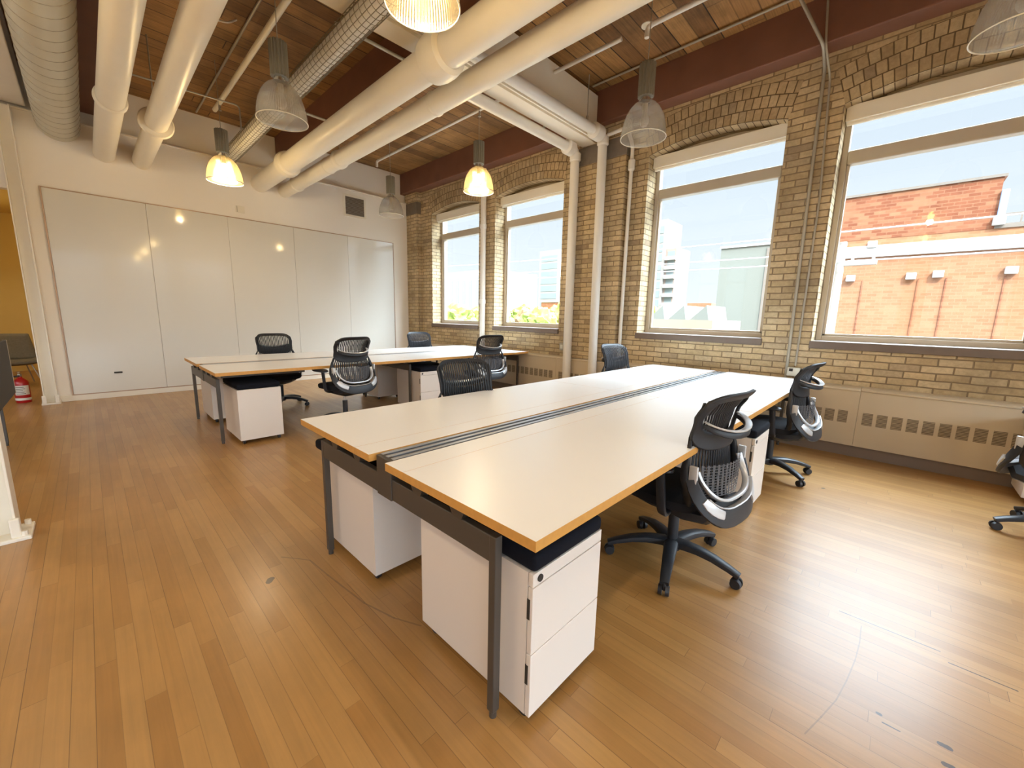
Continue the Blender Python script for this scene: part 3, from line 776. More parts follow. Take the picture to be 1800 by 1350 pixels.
# ------------------------------------------------------------------ pendant lamps
def make_pendant(lit):
    root = empty('pendant_lamp', (0, 0, 0))     # origin: centre of the rim
    b = MB()
    prof = [(0.198, 0.0), (0.200, 0.004), (0.197, 0.012), (0.195, 0.05), (0.188, 0.10), (0.176, 0.15), (0.157, 0.20), (0.130, 0.245), (0.10, 0.278), (0.068, 0.298), (0.055, 0.302)]
    b.lathe(prof, 48); b.build('lamp_shade', m_shade_lit if lit else m_shade, root, smooth=True, solid=0.004)
    b = MB(); b.tube([(0.199 * math.cos(2 * PI * i / 48), 0.199 * math.sin(2 * PI * i / 48), 0.002) for i in range(48)], 0.004, 8, closed=True)
    b.build('shade_rim', m_rim, root, smooth=True)
    b = MB(); b.lathe([(0.056, 0.298), (0.056, 0.318), (0.045, 0.322), (0.045, 0.35)], 24); b.build('shade_collar', m_chrome, root, smooth=True)
    b = MB()
    prof = []
    ring = []
    for i in range(64):
        a = 2 * PI * i / 64; rr = 0.072 if i % 4 < 2 else 0.063
        ring.append((rr * math.cos(a), rr * math.sin(a)))
    b.rings([[(x, y, z) for x, y in ring] for z in (0.345, 0.615)]); b.build('ballast_housing', m_ball, root)
    b = MB(); b.cyl((0, 0, 0.29), (0, 0, 0.22), 0.025, 14); b.build('lamp_holder', m_trim, root, smooth=True)
    b = MB(); b.lathe([(0.002, 0.10), (0.025, 0.105), (0.04, 0.13), (0.042, 0.155), (0.03, 0.19), (0.02, 0.225)], 20); b.build('bulb', m_bulb if lit else m_bulb_off, root, smooth=True)
    b = MB(); b.tube([(0, 0, 0.61), (0, 0, 0.64)], 0.012, 8); b.tube([(0, 0, 0.63), (0, 0, ZC - 2.955)], 0.0035, 6); b.build('hanging_wire', m_steel, root, smooth=True)
    return root
LAMPW = 14.5
def lamp_light(root, power=LAMPW):
    d = bpy.data.lights.new('lamp_light', 'POINT'); d.energy = power; d.color = (1.0, 0.81, 0.55); d.shadow_soft_size = 0.045
    o = bpy.data.objects.new('lamp_light', d); C.objects.link(o); o.location = (root.location.x, root.location.y, root.location.z + 0.06)
    return o
ZR = 2.955
GL = 'dome pendant lamps'
unl = make_pendant(False); litp = make_pendant(True)
first = {False: True, True: True}
def place_lamp(x, y, lit, label, power=LAMPW):
    src = litp if lit else unl
    o = src if first[lit] else copy_tree(src)
    first[lit] = False
    o.location = (x, y, ZR); tag(o, label, 'pendant lamp', GL)
    if lit: lamp_light(o, power)
place_lamp(1.425, 2.085, True, 'amber lit dome pendant lamp cut by the top edge of the picture', LAMPW * 0.6)
place_lamp(1.36, 4.13, False, 'large unlit clear dome pendant lamp in front of the wire caged duct')
place_lamp(1.42, 6.55, True, 'lit yellow dome pendant lamp hanging in front of the whiteboard wall')
place_lamp(3.80, 4.32, True, 'lit yellow dome pendant lamp in front of the window-side timber beam')
place_lamp(3.74, 6.47, False, 'small unlit clear dome pendant lamp near the wall vent in the corner')
place_lamp(3.70, 1.94, False, 'unlit clear dome pendant lamp hanging beside the third window')
place_lamp(3.78, -0.262, False, 'unlit clear dome pendant lamp at the right edge of the picture')
# the same rows go on behind and to the left of the camera
for (x, y) in ((1.42, -0.1), (-0.95, 2.05), (-0.95, 4.15), (-0.95, -0.1), (-3.2, 3.0), (1.42, -2.4)):
    o = copy_tree(litp); o.location = (x, y, ZR)
    tag(o, 'amber lit dome pendant lamp of the rows beside and behind the viewer', 'pendant lamp', 'dome pendant lamps outside the picture'); lamp_light(o)
for (x, y) in ((-1.8, 10.6), (-0.2, 11.2)):
    o = copy_tree(litp); o.location = (x, y, 2.3); tag(o, 'amber lit dome pendant lamp in the back room beyond the doorway', 'pendant lamp', 'back room lamps'); lamp_light(o, 8)

# ------------------------------------------------------------------ desks
DL, DW, PWD = 4.40, 1.7075, 0.786
def make_desk():
    root = empty('bench_desk', (0, 0, 0))
    zt, zb_ = 0.738, 0.706
    def slab(x0, x1, y0, y1):
        b = MB(); b.box(x0, x1, y0, y1, zb_, zt)
        bmesh.ops.recalc_face_normals(b.bm, faces=b.bm.faces[:])
        for f in b.bm.faces: f.material_index = 0 if abs(f.normal.z) > 0.5 else 1
        return b
    h = DL / 2
    for x0, x1 in ((0, h - 0.001), (h + 0.001, DL)):
        for y0, y1, n in ((0, PWD - 0.132, 'worktop'), (PWD - 0.1305, PWD, 'worktop_strip'), (DW - PWD + 0.132, DW, 'worktop'), (DW - PWD, DW - PWD + 0.1305, 'worktop_strip')):
            slab(x0, x1, y0, y1).build(n, [m_lam, m_edge], root)
    # cable trough with aluminium rails along the middle
    b = MB(); ya, yb = PWD + 0.004, DW - PWD - 0.004
    b.box(0.07, DL - 0.07, ya, ya + 0.006, 0.60, 0.733); b.box(0.07, DL - 0.07, yb - 0.006, yb, 0.60, 0.733); b.box(0.07, DL - 0.07, ya + 0.006, yb - 0.006, 0.60, 0.61)
    b.build('cable_trough', m_slot, root)
    w_ = (yb - ya)
    for t in (0.16, 0.5, 0.84):
        b = MB(); yc = ya + w_ * t; b.bbox(0.045, DL - 0.045, yc - 0.011, yc + 0.011, 0.735, 0.7375, 0.001, 1); b.box(0.045, DL - 0.045, yc - 0.003, yc + 0.003, 0.705, 0.7352); b.build('trough_rail', m_rail, root)
    iy, lw = 0.205, 0.030
    for xe in (0.032, DL / 2 - 0.015, DL - 0.032 - lw):
        for yl in (iy - 0.02, DW - iy + 0.02 - lw):
            b = MB(); b.bbox(xe, xe + lw, yl, yl + lw, 0.025, 0.655, 0.003); b.cyl((xe + lw / 2, yl + lw / 2, 0), (xe + lw / 2, yl + lw / 2, 0.03), 0.013, 14)
            b.build('leg', m_frame, root)
        b = MB(); b.bbox(xe + 0.001, xe + lw - 0.001, iy - 0.02 + lw - 0.004, DW - iy + 0.02 - lw + 0.004, 0.565, 0.655, 0.003); b.build('end_beam', m_frame, root)
        b = MB(); b.bbox(xe - 0.004, xe + lw + 0.004, PWD + 0.010, DW - PWD - 0.010, 0.562, 0.735, 0.003); b.build('centre_bracket', m_frame, root)
        for yb_ in (0.37, 0.61, DW - 0.61, DW - 0.37):
            b = MB(); b.hexa([(xe - 0.002, yb_ - 0.022, 0.654), (xe + lw + 0.002, yb_ - 0.022, 0.654), (xe + lw + 0.002, yb_ + 0.022, 0.654), (xe - 0.002, yb_ + 0.022, 0.654), (xe - 0.006, yb_ - 0.05, 0.706), (xe + lw + 0.006, yb_ - 0.05, 0.706), (xe + lw + 0.006, yb_ + 0.05, 0.706), (xe - 0.006, yb_ + 0.05, 0.706)])
            b.build('bracket', m_frame, root)
    for yr in (0.19, DW - 0.19):
        b = MB(); b.bbox(0.075, 0.85, yr - 0.012, yr + 0.012, 0.662, 0.704, 0.003); b.build('side_rail', m_frame, root)
    for yr in (0.52, DW - 0.52):
        b = MB(); b.bbox(0.10, DL - 0.10, yr - 0.015, yr + 0.015, 0.655, 0.70, 0.002); b.build('long_rail', m_frame, root)
    return root
desk = make_desk()
desk.location = (0.758, 0.6225, 0)
tag(desk, 'near white bench desk with ply edges and a rail trough down the middle', 'desk', 'white bench desks')
d2 = copy_tree(desk); d2.location = (0.7715, 4.564, 0)
tag(d2, 'far white bench desk in front of the whiteboard', 'desk', 'white bench desks')
# the desk at the left edge: only a leg and the dark screen at its end show
d3 = copy_tree(desk); d3.location = (-5.008, 4.51, 0)
tag(d3, 'white bench desk mostly outside the picture at its left edge', 'desk', 'white bench desks')
b = MB(); b.bbox(-0.606, -0.584, 4.9, 6.45, 0.44, 0.98, 0.006)
r = tag(b.build('desk_screen', plain('charcoal_screen', srgb(66, 62, 58), 0.8, var=0.08, scale=60)), 'charcoal desk screen at the left edge of the picture', 'screen')
b = MB(); b.bbox(-0.608, -0.582, 6.45, 6.462, 0.44, 0.98, 0.003); b.build('edge_trim', m_alum, r)

# ------------------------------------------------------------------ pedestals
def make_pedestal():
    """front faces -y, origin at the middle of the footprint"""
    root = empty('drawer_pedestal', (0, 0, 0))
    w2, d2_, z0, z1 = 0.193, 0.30, 0.045, 0.553
    b = MB()
    b.box(-w2, w2, -d2_ + 0.022, d2_, z0, z1); b.build('cabinet_body', m_ped, root)
    fr = []
    for za, zb_ in ((0.045, 0.272), (0.276, 0.505)):
        b = MB()
        b.bbox(-w2, w2, -d2_, -d2_ + 0.019, za, zb_, 0.002)
        f = b.build('drawer_front', m_ped, root)
        b = MB(); zz = zb_ - 0.11; b.box(-w2 - 0.0012, -w2 + 0.004, -d2_ + 0.010, -d2_ + 0.0215, zz, zz + 0.07); b.build('finger_pull', m_dark, f)
    b = MB(); b.bbox(-w2, w2, -d2_, -d2_ + 0.019, 0.509, 0.553, 0.002); b.build('lock_strip', m_ped, root)
    b = MB(); b.cyl((-w2 + 0.032, -d2_ - 0.004, 0.531), (-w2 + 0.032, -d2_ + 0.002, 0.531), 0.012, 18); b.build('lock', m_dark, root)
    b = MB(); b.bbox(-w2 + 0.002, w2 - 0.002, -d2_ - 0.004, d2_ - 0.004, 0.554, 0.610, 0.018, 4); b.build('cushion', m_cush, root, smooth=True)
    for sx in (-1, 1):
        for sy in (-1, 1):
            b = MB(); x, y = sx * (w2 - 0.035), sy * (d2_ - 0.05)
            b.cyl((x - 0.011, y, 0.0225), (x + 0.011, y, 0.0225), 0.0225, 16); b.cyl((x, y, 0.02), (x, y, 0.05), 0.012, 10); b.build('caster', m_black, root, smooth=True)
    return root
ped = make_pedestal(); GPD = 'white drawer pedestals with navy cushions'
fp = True
def place_ped(x, y, rz, label, cush=(0, 0, 0)):
    global fp
    o = ped if fp else copy_tree(ped); fp = False
    o.location = (x, y, 0); o.rotation_euler = (0, 0, rz); tag(o, label, 'pedestal', GPD)
    for ch in [q for q in bpy.data.objects if q.parent == o]:
        if ch.name.startswith('cushion'): ch.location = cush
place_ped(1.045, 1.005, 0.0, 'white drawer pedestal under the near desk corner closest to the viewer')
place_ped(1.046, 2.01, PI, 'white drawer pedestal with its back showing under the left corner of the near desk', (0.03, -0.02, 0))
place_ped(3.180, 0.905, 0.0, 'white drawer pedestal under the near desk between the two right-hand chairs')
place_ped(1.125, 4.875, PI, 'white pedestal with a plain face under the front left corner of the far desk')
place_ped(1.105, 6.01, PI, 'white pedestal under the far left corner of the far desk', (0.06, 0.0, 0))
place_ped(3.225, 4.90, 0.0, 'white pedestal with drawers showing under the middle of the far desk')
place_ped(3.19, 6.01, PI, 'white pedestal in shade under the far side of the far desk, at its middle')
place_ped(4.99, -1.12, PI, 'white pedestal behind the chair cut off by the right edge')

# ------------------------------------------------------------------ task chairs
def lerp_tab(tab, z):
    for (z0, v0), (z1, v1) in zip(tab, tab[1:]):
        if z <= z1:
            t = max(0, (z - z0) / (z1 - z0)); t = t * t * (3 - 2 * t)
            return v0 + (v1 - v0) * t
    return tab[-1][1]
BW = [(0.46, 0.15), (0.49, 0.20), (0.55, 0.25), (0.64, 0.270), (0.70, 0.264), (0.79, 0.226), (0.85, 0.220), (0.92, 0.228), (0.98, 0.232), (1.012, 0.218), (1.03, 0.18)]
BY = [(0.46, -0.205), (0.55, -0.232), (0.68, -0.215), (0.80, -0.208), (0.90, -0.226), (0.98, -0.262), (1.03, -0.295)]
def back_pt(u, z, off=0.0):
    w_ = lerp_tab(BW, z); y = lerp_tab(BY, z)
    curve = 0.055 * u * u
    top = 0.0
    return Vector((u * w_, y + curve - off, z + top))
def make_chair():
    root = empty('task_chair', (0, 0, 0))
    b = MB(); b.lathe([(0.0, 0.135), (0.042, 0.13), (0.05, 0.105), (0.045, 0.075), (0.0, 0.07)], 20); b.build('base_hub', m_black, root, smooth=True)
    for k in range(5):
        a = 2 * PI * k / 5 + 0.3
        ca, sa = math.cos(a), math.sin(a)
        pts = []; rr = []
        for t in (0.0, 0.15, 0.35, 0.6, 0.85, 1.0):
            d = 0.03 + 0.315 * t; z = 0.112 - 0.045 * t * t + 0.012 * math.sin(PI * t)
            pts.append((d * ca, d * sa, z)); rr.append(1.0 - 0.42 * t)
        b = MB(); b.tube(pts, rr, 12, flat=(0.023, 0.038), up=(0, 0, 1)); b.build('base_leg', m_black, root, smooth=True)
        b = MB(); cx, cy = 0.335 * ca, 0.335 * sa
        tx, ty = -sa, ca
        for s_ in (-1, 1): b.cyl((cx + tx * s_ * 0.008, cy + ty * s_ * 0.008, 0.028), (cx + tx * s_ * 0.026, cy + ty * s_ * 0.026, 0.028), 0.028, 18, r1=0.024)
        b.cyl((cx, cy, 0.03), (cx, cy, 0.07), 0.011, 10)
        b.build('caster', m_black, root, smooth=True)
    b = MB(); b.cyl((0, 0, 0.10), (0, 0, 0.30), 0.028, 18); b.build('gas_column', m_black, root, smooth=True)
    b = MB(); b.cyl((0, 0, 0.29), (0, 0, 0.39), 0.015, 16); b.build('gas_piston', m_chrome, root, smooth=True)
    b = MB(); b.rings([[(x * q, y * q2 - 0.02, z) for x, y in ((-0.09, -0.13), (0.09, -0.13), (0.10, 0.10), (0.05, 0.16), (-0.05, 0.16), (-0.10, 0.10))] for q, q2, z in ((0.45, 0.45, 0.33), (1.1, 1.0, 0.355), (1.6, 1.45, 0.39), (1.9, 1.55, 0.43))])
    b.build('tilt_mechanism', m_black, root, smooth=True)
    # seat: rounded shell plus cushion
    def seat_ring(q, z, drop):
        pts = []
        for i in range(40):
            a = 2 * PI * i / 40; c, s_ = math.cos(a), math.sin(a)
            x = 0.245 * q * math.copysign(abs(c) ** 0.62, c); y = 0.235 * q * math.copysign(abs(s_) ** 0.62, s_) + 0.02
            zz = z - drop * max(0, (y - 0.10) / 0.15) ** 2 * 0.5
            pts.append((x, y, zz))
        return pts
    b = MB(); b.rings([seat_ring(0.80, 0.422, 0.02), seat_ring(0.97, 0.432, 0.03), seat_ring(1.0, 0.455, 0.04), seat_ring(0.985, 0.478, 0.04), seat_ring(0.9, 0.488, 0.04), seat_ring(0.5, 0.484, 0.03)])
    b.build('seat', m_fab, root, smooth=True)
    # lower seat carrier that sweeps up to the back
    b = MB(); b.tube([(0, 0.02, 0.41), (0, -0.12, 0.405), (0, -0.23, 0.425), (0, -0.265, 0.47)], [1, 1.1, 1.1, 0.9], 14, flat=(0.035, 0.17), up=(0, 0.3, 1)); b.build('back_carrier', m_black, root, smooth=True)
    # back shell: ring between the head window and the outer outline
    def outer(a):
        c, s_ = math.cos(a), math.sin(a)
        k = 0.45 if s_ > 0 else 0.62
        c = math.copysign(abs(c) ** k, c); s_ = math.copysign(abs(s_) ** k, s_)
        z = 0.865 + s_ * 0.165 if s_ > 0 else 0.865 + s_ * 0.125
        w_ = lerp_tab(BW, min(max(z, 0.5), 1.0))
        if s_ < 0: w_ = min(w_, 0.232)
        return c, z, w_
    def inner(a):
        c, s_ = math.cos(a), math.sin(a)
        c = math.copysign(abs(c) ** 0.55, c); s_ = math.copysign(abs(s_) ** 0.55, s_)
        return c * 0.192, 0.915 + s_ * (0.086 if s_ > 0 else 0.098 - 0.02 * abs(c))
    def shell_pt(t, a):
        c, z, w_ = outer(a); xo = c * w_
        xi, zi = inner(a)
        x = xi + (xo - xi) * t; zz = zi + (z - zi) * t
        u = x / max(lerp_tab(BW, min(zz, 0.99)), 0.05)
        return Vector((x, lerp_tab(BY, zz) + 0.055 * u * u, zz))
    b = MB(); n = 64
    R_ = [[shell_pt(t, 2 * PI * i / n) for i in range(n)] for t in (0, 0.2, 0.45, 0.7, 0.9, 1.0)]
    b.rings(R_, caps=False); b.build('back_shell', m_rib, root, smooth=True, solid=0.016, offset=0.0)
    # flexible ribbed skin in front of the shell
    b = MB(); nr = 23
    for k in range(nr):
        u0 = -0.93 + 1.86 * k / nr; u1 = u0 + 1.86 / nr * 0.58
        zlo = 0.505 + 0.10 * (abs(u0 + 0.02)) ** 3; zhi = 1.012 - 0.035 * abs(u0) ** 4
        b.grid(lambda s_, t: back_pt(u0 + (u1 - u0) * s_, zlo + (zhi - zlo) * t, -0.02), 1, 16)
    b.build('ribbed_skin', m_rib, root, smooth=True, solid=0.005)
    # dark side borders down to the seat
    for s_ in (-1, 1):
        b = MB(); b.tube([back_pt(s_ * 0.97, z, 0.0) for z in (0.80, 0.74, 0.68, 0.63, 0.58, 0.54, 0.51, 0.485)], [0.25, 0.6, 0.9, 1, 1, 1, 1, 1], 10, flat=(0.020, 0.020), up=(0, 1, 0)); b.build('side_border', m_rib, root, smooth=True)
    # black lumbar arc behind the waist, sky sheen painted along its top
    pts = []
    for k in range(17):
        a = PI * k / 16; c, s_ = math.cos(a), math.sin(a)
        pts.append((0.178 * c, -0.19 - 0.105 * s_ ** 0.9, 0.872 - 0.045 * s_))
    b = MB(); b.tube(pts, [0.6 + 0.4 * math.sin(PI * k / 16) ** 0.6 for k in range(17)], 10, flat=(0.016, 0.012), up=(0, 0.25, 1)); lb = b.build('lumbar_arc', m_black, root, smooth=True)
    b = MB(); b.tube([(x, y - 0.002, z + 0.0205) for x, y, z in pts], [0.5 + 0.5 * math.sin(PI * k / 16) ** 0.6 for k in range(17)], 8, flat=(0.006, 0.017), up=(0, 0.25, 1)); b.build('sheen_strip', m_silver_sheen, lb, smooth=True)
    # lower black U with a painted sheen along its top and inner grey rim
    pts = []
    for k in range(21):
        a = PI * k / 20; c, s_ = math.cos(a), math.sin(a)
        pts.append((0.268 * math.copysign(abs(c) ** 0.7, c), -0.20 - 0.115 * s_, 0.665 - 0.20 * s_ ** 0.8))
    b = MB(); b.tube([(x, y, z - 0.03) for x, y, z in pts], [0.55 + 0.45 * math.sin(PI * k / 20) for k in range(21)], 10, flat=(0.046, 0.015), up=(0, 0.25, 1)); b.build('lower_frame', m_black, root, smooth=True)
    b = MB(); b.tube([(x * 0.99, y + 0.006, z + 0.017) for x, y, z in pts[4:17]], 1.0, 8, flat=(0.004, 0.019), up=(0, 0.35, 1)); b.build('ledge_sheen', m_silver_sheen, root, smooth=True)
    for s_ in (-1, 1):
        b = MB(); b.tube([(s_ * x * 1.0, y - 0.006, z - 0.012) for x, y, z in pts[3:8]], [0.7, 0.95, 1, 1, 0.9], 10, flat=(0.024, 0.014), up=(0, 0.25, 1)); b.build('corner_cap', m_silver_sheen, root, smooth=True)
    pts = []
    for k in range(21):
        a = PI * k / 20; c, s_ = math.cos(a), math.sin(a)
        pts.append((0.222 * math.copysign(abs(c) ** 0.7, c), -0.205 - 0.09 * s_, 0.665 - 0.15 * s_ ** 0.8))
    b = MB(); b.tube(pts, 1.0, 10, flat=(0.008, 0.015), up=(0, 0.35, 1)); b.build('net_rim', m_silver_sheen, root, smooth=True)
    # grey net in the lower opening
    b = MB()
    def net(u, z): return Vector((u * 0.205 * (1 - 0.25 * max(0, (0.60 - z) / 0.1) ** 2), -0.272 + 0.06 * u * u - 0.02 * (0.70 - z), z))
    for k in range(15):
        u0 = -1 + 2 * k / 15
        b.grid(lambda s_, t: net(u0 + 0.06 * s_, 0.525 + 0.165 * t + 0.05 * abs(u0) ** 3 * (1 - t)), 1, 5)
    for k in range(12):
        z0 = 0.53 + 0.0135 * k
        b.grid(lambda s_, t: net((-1 + 2 * t) * 0.97, z0 + 0.005 * s_), 1, 12)
    b.build('lumbar_net', m_net, root)
    # arms
    for s_ in (-1, 1):
        b = MB()
        b.tube(bend([(s_ * 0.20, -0.06, 0.405), (s_ * 0.285, -0.08, 0.42), (s_ * 0.295, -0.06, 0.64)], 0.06), 1.0, 12, flat=(0.022, 0.011), up=(0, 1, 0.1))
        b.build('arm_post', m_black, root, smooth=True)
        b = MB()
        b.rings([[(s_ * 0.285 + q * 0.043 * math.copysign(abs(math.cos(2 * PI * i / 24)) ** 0.7, math.cos(2 * PI * i / 24)), 0.01 + q * 0.13 * math.copysign(abs(math.sin(2 * PI * i / 24)) ** 0.7, math.sin(2 * PI * i / 24)), z) for i in range(24)] for q, z in ((0.85, 0.638), (1.0, 0.646), (1.0, 0.658), (0.88, 0.667))])
        b.build('arm_pad', m_black, root, smooth=True)
        b = MB(); b.bbox(s_ * 0.262 - 0.009, s_ * 0.262 + 0.009, -0.225, -0.185, 0.61, 0.70, 0.006); b.build('arm_bracket', m_silver_sheen, root, smooth=True)
    return root
BASEP = ('base_hub', 'base_leg', 'caster', 'gas_column')
chair = make_chair(); GCH = 'black mesh task chairs'
fc = True
def place_chair(x, y, face, label, lift=0.0, spin=0.0):
    """face: direction the sitter looks, degrees from +x"""
    global fc
    o = chair if fc else copy_tree(chair); fc = False
    o.location = (x, y, 0); o.rotation_euler = (0, 0, math.radians(face - 90)); tag(o, label, 'chair', GCH)
    for ch in [q for q in bpy.data.objects if q.parent == o]:
        n = ch.name.split('.')[0]
        if n in ('base_leg', 'caster', 'base_hub'): ch.rotation_euler = (0, 0, math.radians(spin))
        elif n != 'gas_column': ch.location = (0, 0, lift)
CH = []
place_chair(2.125, 0.77, 83, 'black task chair nearest the viewer, at the right side of the near desk', -0.03, 43)
place_chair(4.09, 0.71, 85, 'black task chair right of the near desk, beyond the pedestal, by the radiators', -0.02, 7)
place_chair(1.94, 2.20, 258, 'black task chair facing the viewer across the middle of the near desk', -0.045, 10)
place_chair(4.22, 2.20, 262, 'black task chair across the near desk in front of the tall riser pipes', 0.0, 30)
place_chair(2.02, 4.66, 100, 'black task chair turned away at the front of the far desk, left one', 0.03, 10)
place_chair(4.02, 4.45, 82, 'black task chair at the front of the far desk, right one, near the windows', 0.03, 40)
place_chair(1.80, 6.22, 268, 'black task chair behind the far desk, in front of the whiteboard', -0.02, 52)
place_chair(4.12, 6.12, 262, 'black task chair behind the far desk in the corner by the brick wall', -0.02, 15)
place_chair(4.12, -0.94, 240, 'black task chair cut off by the right edge of the picture', -0.05, 82)

# ------------------------------------------------------------------ fire extinguisher and lounge chair
root = empty('fire_extinguisher', (-0.725, 8.66, 0))
b = MB(); b.lathe([(0.0, 0.0), (0.07, 0.0), (0.074, 0.01), (0.074, 0.27), (0.066, 0.30), (0.04, 0.33), (0.022, 0.345), (0.022, 0.36), (0.0, 0.36)], 28); b.build('cylinder', m_red, root, smooth=True)
b = MB(); b.lathe([(0.0745, 0.035), (0.0755, 0.037), (0.0755, 0.066), (0.0745, 0.068)], 28); b.build('base_band', m_label, root, smooth=True)
b = MB()
b.grid(lambda u, v: (0.0755 * math.cos(-2.5 + 2.0 * u), 0.0755 * math.sin(-2.5 + 2.0 * u), 0.11 + 0.13 * v), 14, 1); lab = b.build('label', m_label, root)
b = MB()
for k in range(5):
    z = 0.125 + k * 0.022
    b.grid(lambda u, v: (0.0762 * math.cos(-2.3 + (1.2 - 0.15 * (k % 3)) * u), 0.0762 * math.sin(-2.3 + (1.2 - 0.15 * (k % 3)) * u), z + 0.007 * v), 10, 1)
b.build('label_print', m_ink, lab)
b = MB(); b.cyl((0, 0, 0.355), (0, 0, 0.395), 0.02, 14); b.bbox(-0.01, 0.01, -0.10, 0.02, 0.395, 0.408, 0.003); b.bbox(-0.01, 0.01, -0.09, 0.0, 0.42, 0.43, 0.003); b.build('valve_handle', m_steel, root)
b = MB(); b.tube(bend([(0, -0.02, 0.37), (-0.10, -0.05, 0.36), (-0.125, -0.03, 0.20), (-0.11, -0.02, 0.08)], 0.05), 0.011, 10); b.build('hose', m_black, root, smooth=True)
tag(root, 'red fire extinguisher with white label standing on the floor in the doorway', 'fire extinguisher')

root = empty('lounge_chair', (-0.95, 10.6, 0), math.radians(15))
b = MB(); b.grid(lambda u, v: (-0.34 + 0.68 * u, -0.30 + 0.55 * v, 0.40 - 0.05 * math.sin(PI * v) + 0.06 * (2 * u - 1) ** 4), 10, 8); b.build('seat', m_lounge, root, smooth=True, solid=0.04)
b = MB(); b.grid(lambda u, v: ((-0.34 + 0.68 * u) * (1 - 0.12 * v), 0.25 + 0.16 * v - 0.10 * (2 * u - 1) ** 2 * 1.0, 0.40 + 0.44 * v), 10, 8); b.build('backrest', m_lounge, root, smooth=True, solid=0.04)
for sx in (-1, 1):
    for sy in (-1, 1):
        b = MB(); b.cyl((sx * 0.18, sy * 0.15, 0.38), (sx * 0.27, sy * 0.27, 0.0), 0.009, 8); b.build('leg', m_steel, root, smooth=True)
tag(root, 'grey-green woven lounge chair in the back room beyond the doorway', 'lounge chair')

# ------------------------------------------------------------------ outside
m_ground = plain('street_ground', srgb(96, 95, 92), 0.9, var=0.15, scale=0.2)
b = MB(); b.box(6.2, 600, -400, 600, -5.2, -5.0); struct(b.build('ground', m_ground))
m_redb = bricks('red_facade_brick', [(0.0, srgb(128, 76, 54)), (0.5, srgb(138, 86, 62)), (1.0, srgb(156, 108, 80))], srgb(142, 102, 78), bw=0.42, rh=0.16, ms=0.016, bumpk=0.1, wear=0.12)
m_redb2 = bricks('pale_red_facade_brick', [(0.0, srgb(154, 106, 76)), (0.5, srgb(160, 112, 82)), (1.0, srgb(166, 119, 89))], srgb(164, 120, 92), bw=0.42, rh=0.16, ms=0.014, bumpk=0.1, wear=0.08)
m_band = plain('white_band', srgb(190, 187, 182), 0.8, var=0.02)
root = empty('brick_building', (30, 0, -5))
b = MB(); b.box(0.0, 14, -2.5, 4.6, 10.9, 13.2); b.build('upper_wall', m_redb, root)
b = MB(); b.box(0.02, 14, -22, 4.6, 0, 11.0); b.build('lower_wall', m_redb2, root)
b = MB(); b.box(-0.08, 14.1, -2.6, 4.7, 13.2, 13.32); b.build('roof_edge', m_stone, root)
b = MB(); b.box(-0.15, 0.02, -22, 4.6, 9.95, 10.55); b.build('white_band', m_band, root)
b = MB(); b.box(-0.06, 0.02, -22, -2.5, 10.9, 11.1); b.build('parapet_cap', m_stone, root)
b = MB()
for k in range(14): b.box(0.0, 0.05, -2.8 - k * 0.5, -2.75 - k * 0.5, 11.1, 11.5)
b.box(0.0, 0.05, -10, -2.6, 11.5, 11.56); b.build('roof_railing', m_stone, root)
b = MB(); b.bbox(-0.15, 0.15, -2.75, -2.5, 11.1, 12.6, 0.03); b.build('downpipe', plain('pale_blue_pipe', srgb(150, 170, 205), 0.6), root)
for (yy, zz) in ((2.45, 8.85), (0.02, 8.85), (-0.95, 8.9), (-3.3, 8.95), (1.75, 10.6), (-2.6, 11.2)):
    b = MB(); b.bbox(-0.25, 0.0, yy - 0.2, yy + 0.2, zz - 0.17, zz + 0.17, 0.03); b.build('wall_light', m_band, root)
for yy in (1.9, -0.3, -1.3, -3.2):
    b = MB(); b.box(-0.03, 0.03, yy, yy + 0.05, 0, 8.7); b.build('wall_pipe', m_redb, root)
tag(root, 'large red brick building with a white band outside the nearest window', 'building')
root = empty('white_building', (60, 15.6, -5))
m_pale = plain('pale_grey_render', srgb(118, 120, 112), 0.9, var=0.02)
b = MB(); b.box(0, 14, -3.2, 3.3, 0, 15.9); b.build('wall', m_pale, root)
b = MB(); b.box(-0.2, 14.2, -3.3, 3.4, 15.9, 16.15); b.build('roof_edge', m_band, root)
b = MB(); b.bbox(-0.15, 0.0, -2.4, -2.1, 0, 15.5, 0.03); b.build('downpipe', m_stone, root)
tag(root, 'plain pale building with a flat roof in the third window', 'building')
m_tow = plain('tower_grey', srgb(142, 136, 130), 0.8, var=0.05); m_towp = plain('tower_pinkish', srgb(146, 126, 114), 0.8, var=0.05); m_towg = plain('tower_glass', srgb(122, 130, 130), 0.6, var=0.2, scale=0.4)
def tower(x, y, w_, d, ht, label, floors, side):
    root = empty('apartment_tower', (x, y, -5))
    b = MB(); b.box(0, d, 0, w_, 0, ht); b.build('tower_block', m_tow, root)
    for k in range(floors):
        z = 3 + k * (ht - 4) / floors
        b = MB(); b.box(-0.08, 0.02, w_ * 0.12, w_ * 0.9, z, z + 1.7); b.build('window_band', m_towg, root)
    if side:
        b = MB(); b.box(0.5, d, -side, 0, 6, ht * 0.78); b.build('side_block', m_towp, root)
        for k in range(int(floors * 0.6)):
            z = 7.5 + k * (ht - 4) / floors
            b = MB(); b.box(-0.5, 0.5, -side - 0.2, -0.2, z, z + 0.9); b.build('balcony', m_tow, root)
            b = MB(); b.box(0.44, 0.5, -side + 0.3, -0.5, z + 0.9, z + 2.2); b.build('window', m_towg, root)
    tag(root, label, 'building')
tower(100, 44.4, 6.0, 9, 30.5, 'grey apartment tower with balconies at the left of the third window', 12, 2.6)
tower(100, 76.6, 8.0, 9, 26.5, 'grey apartment tower at the right of the second window', 10, 0)
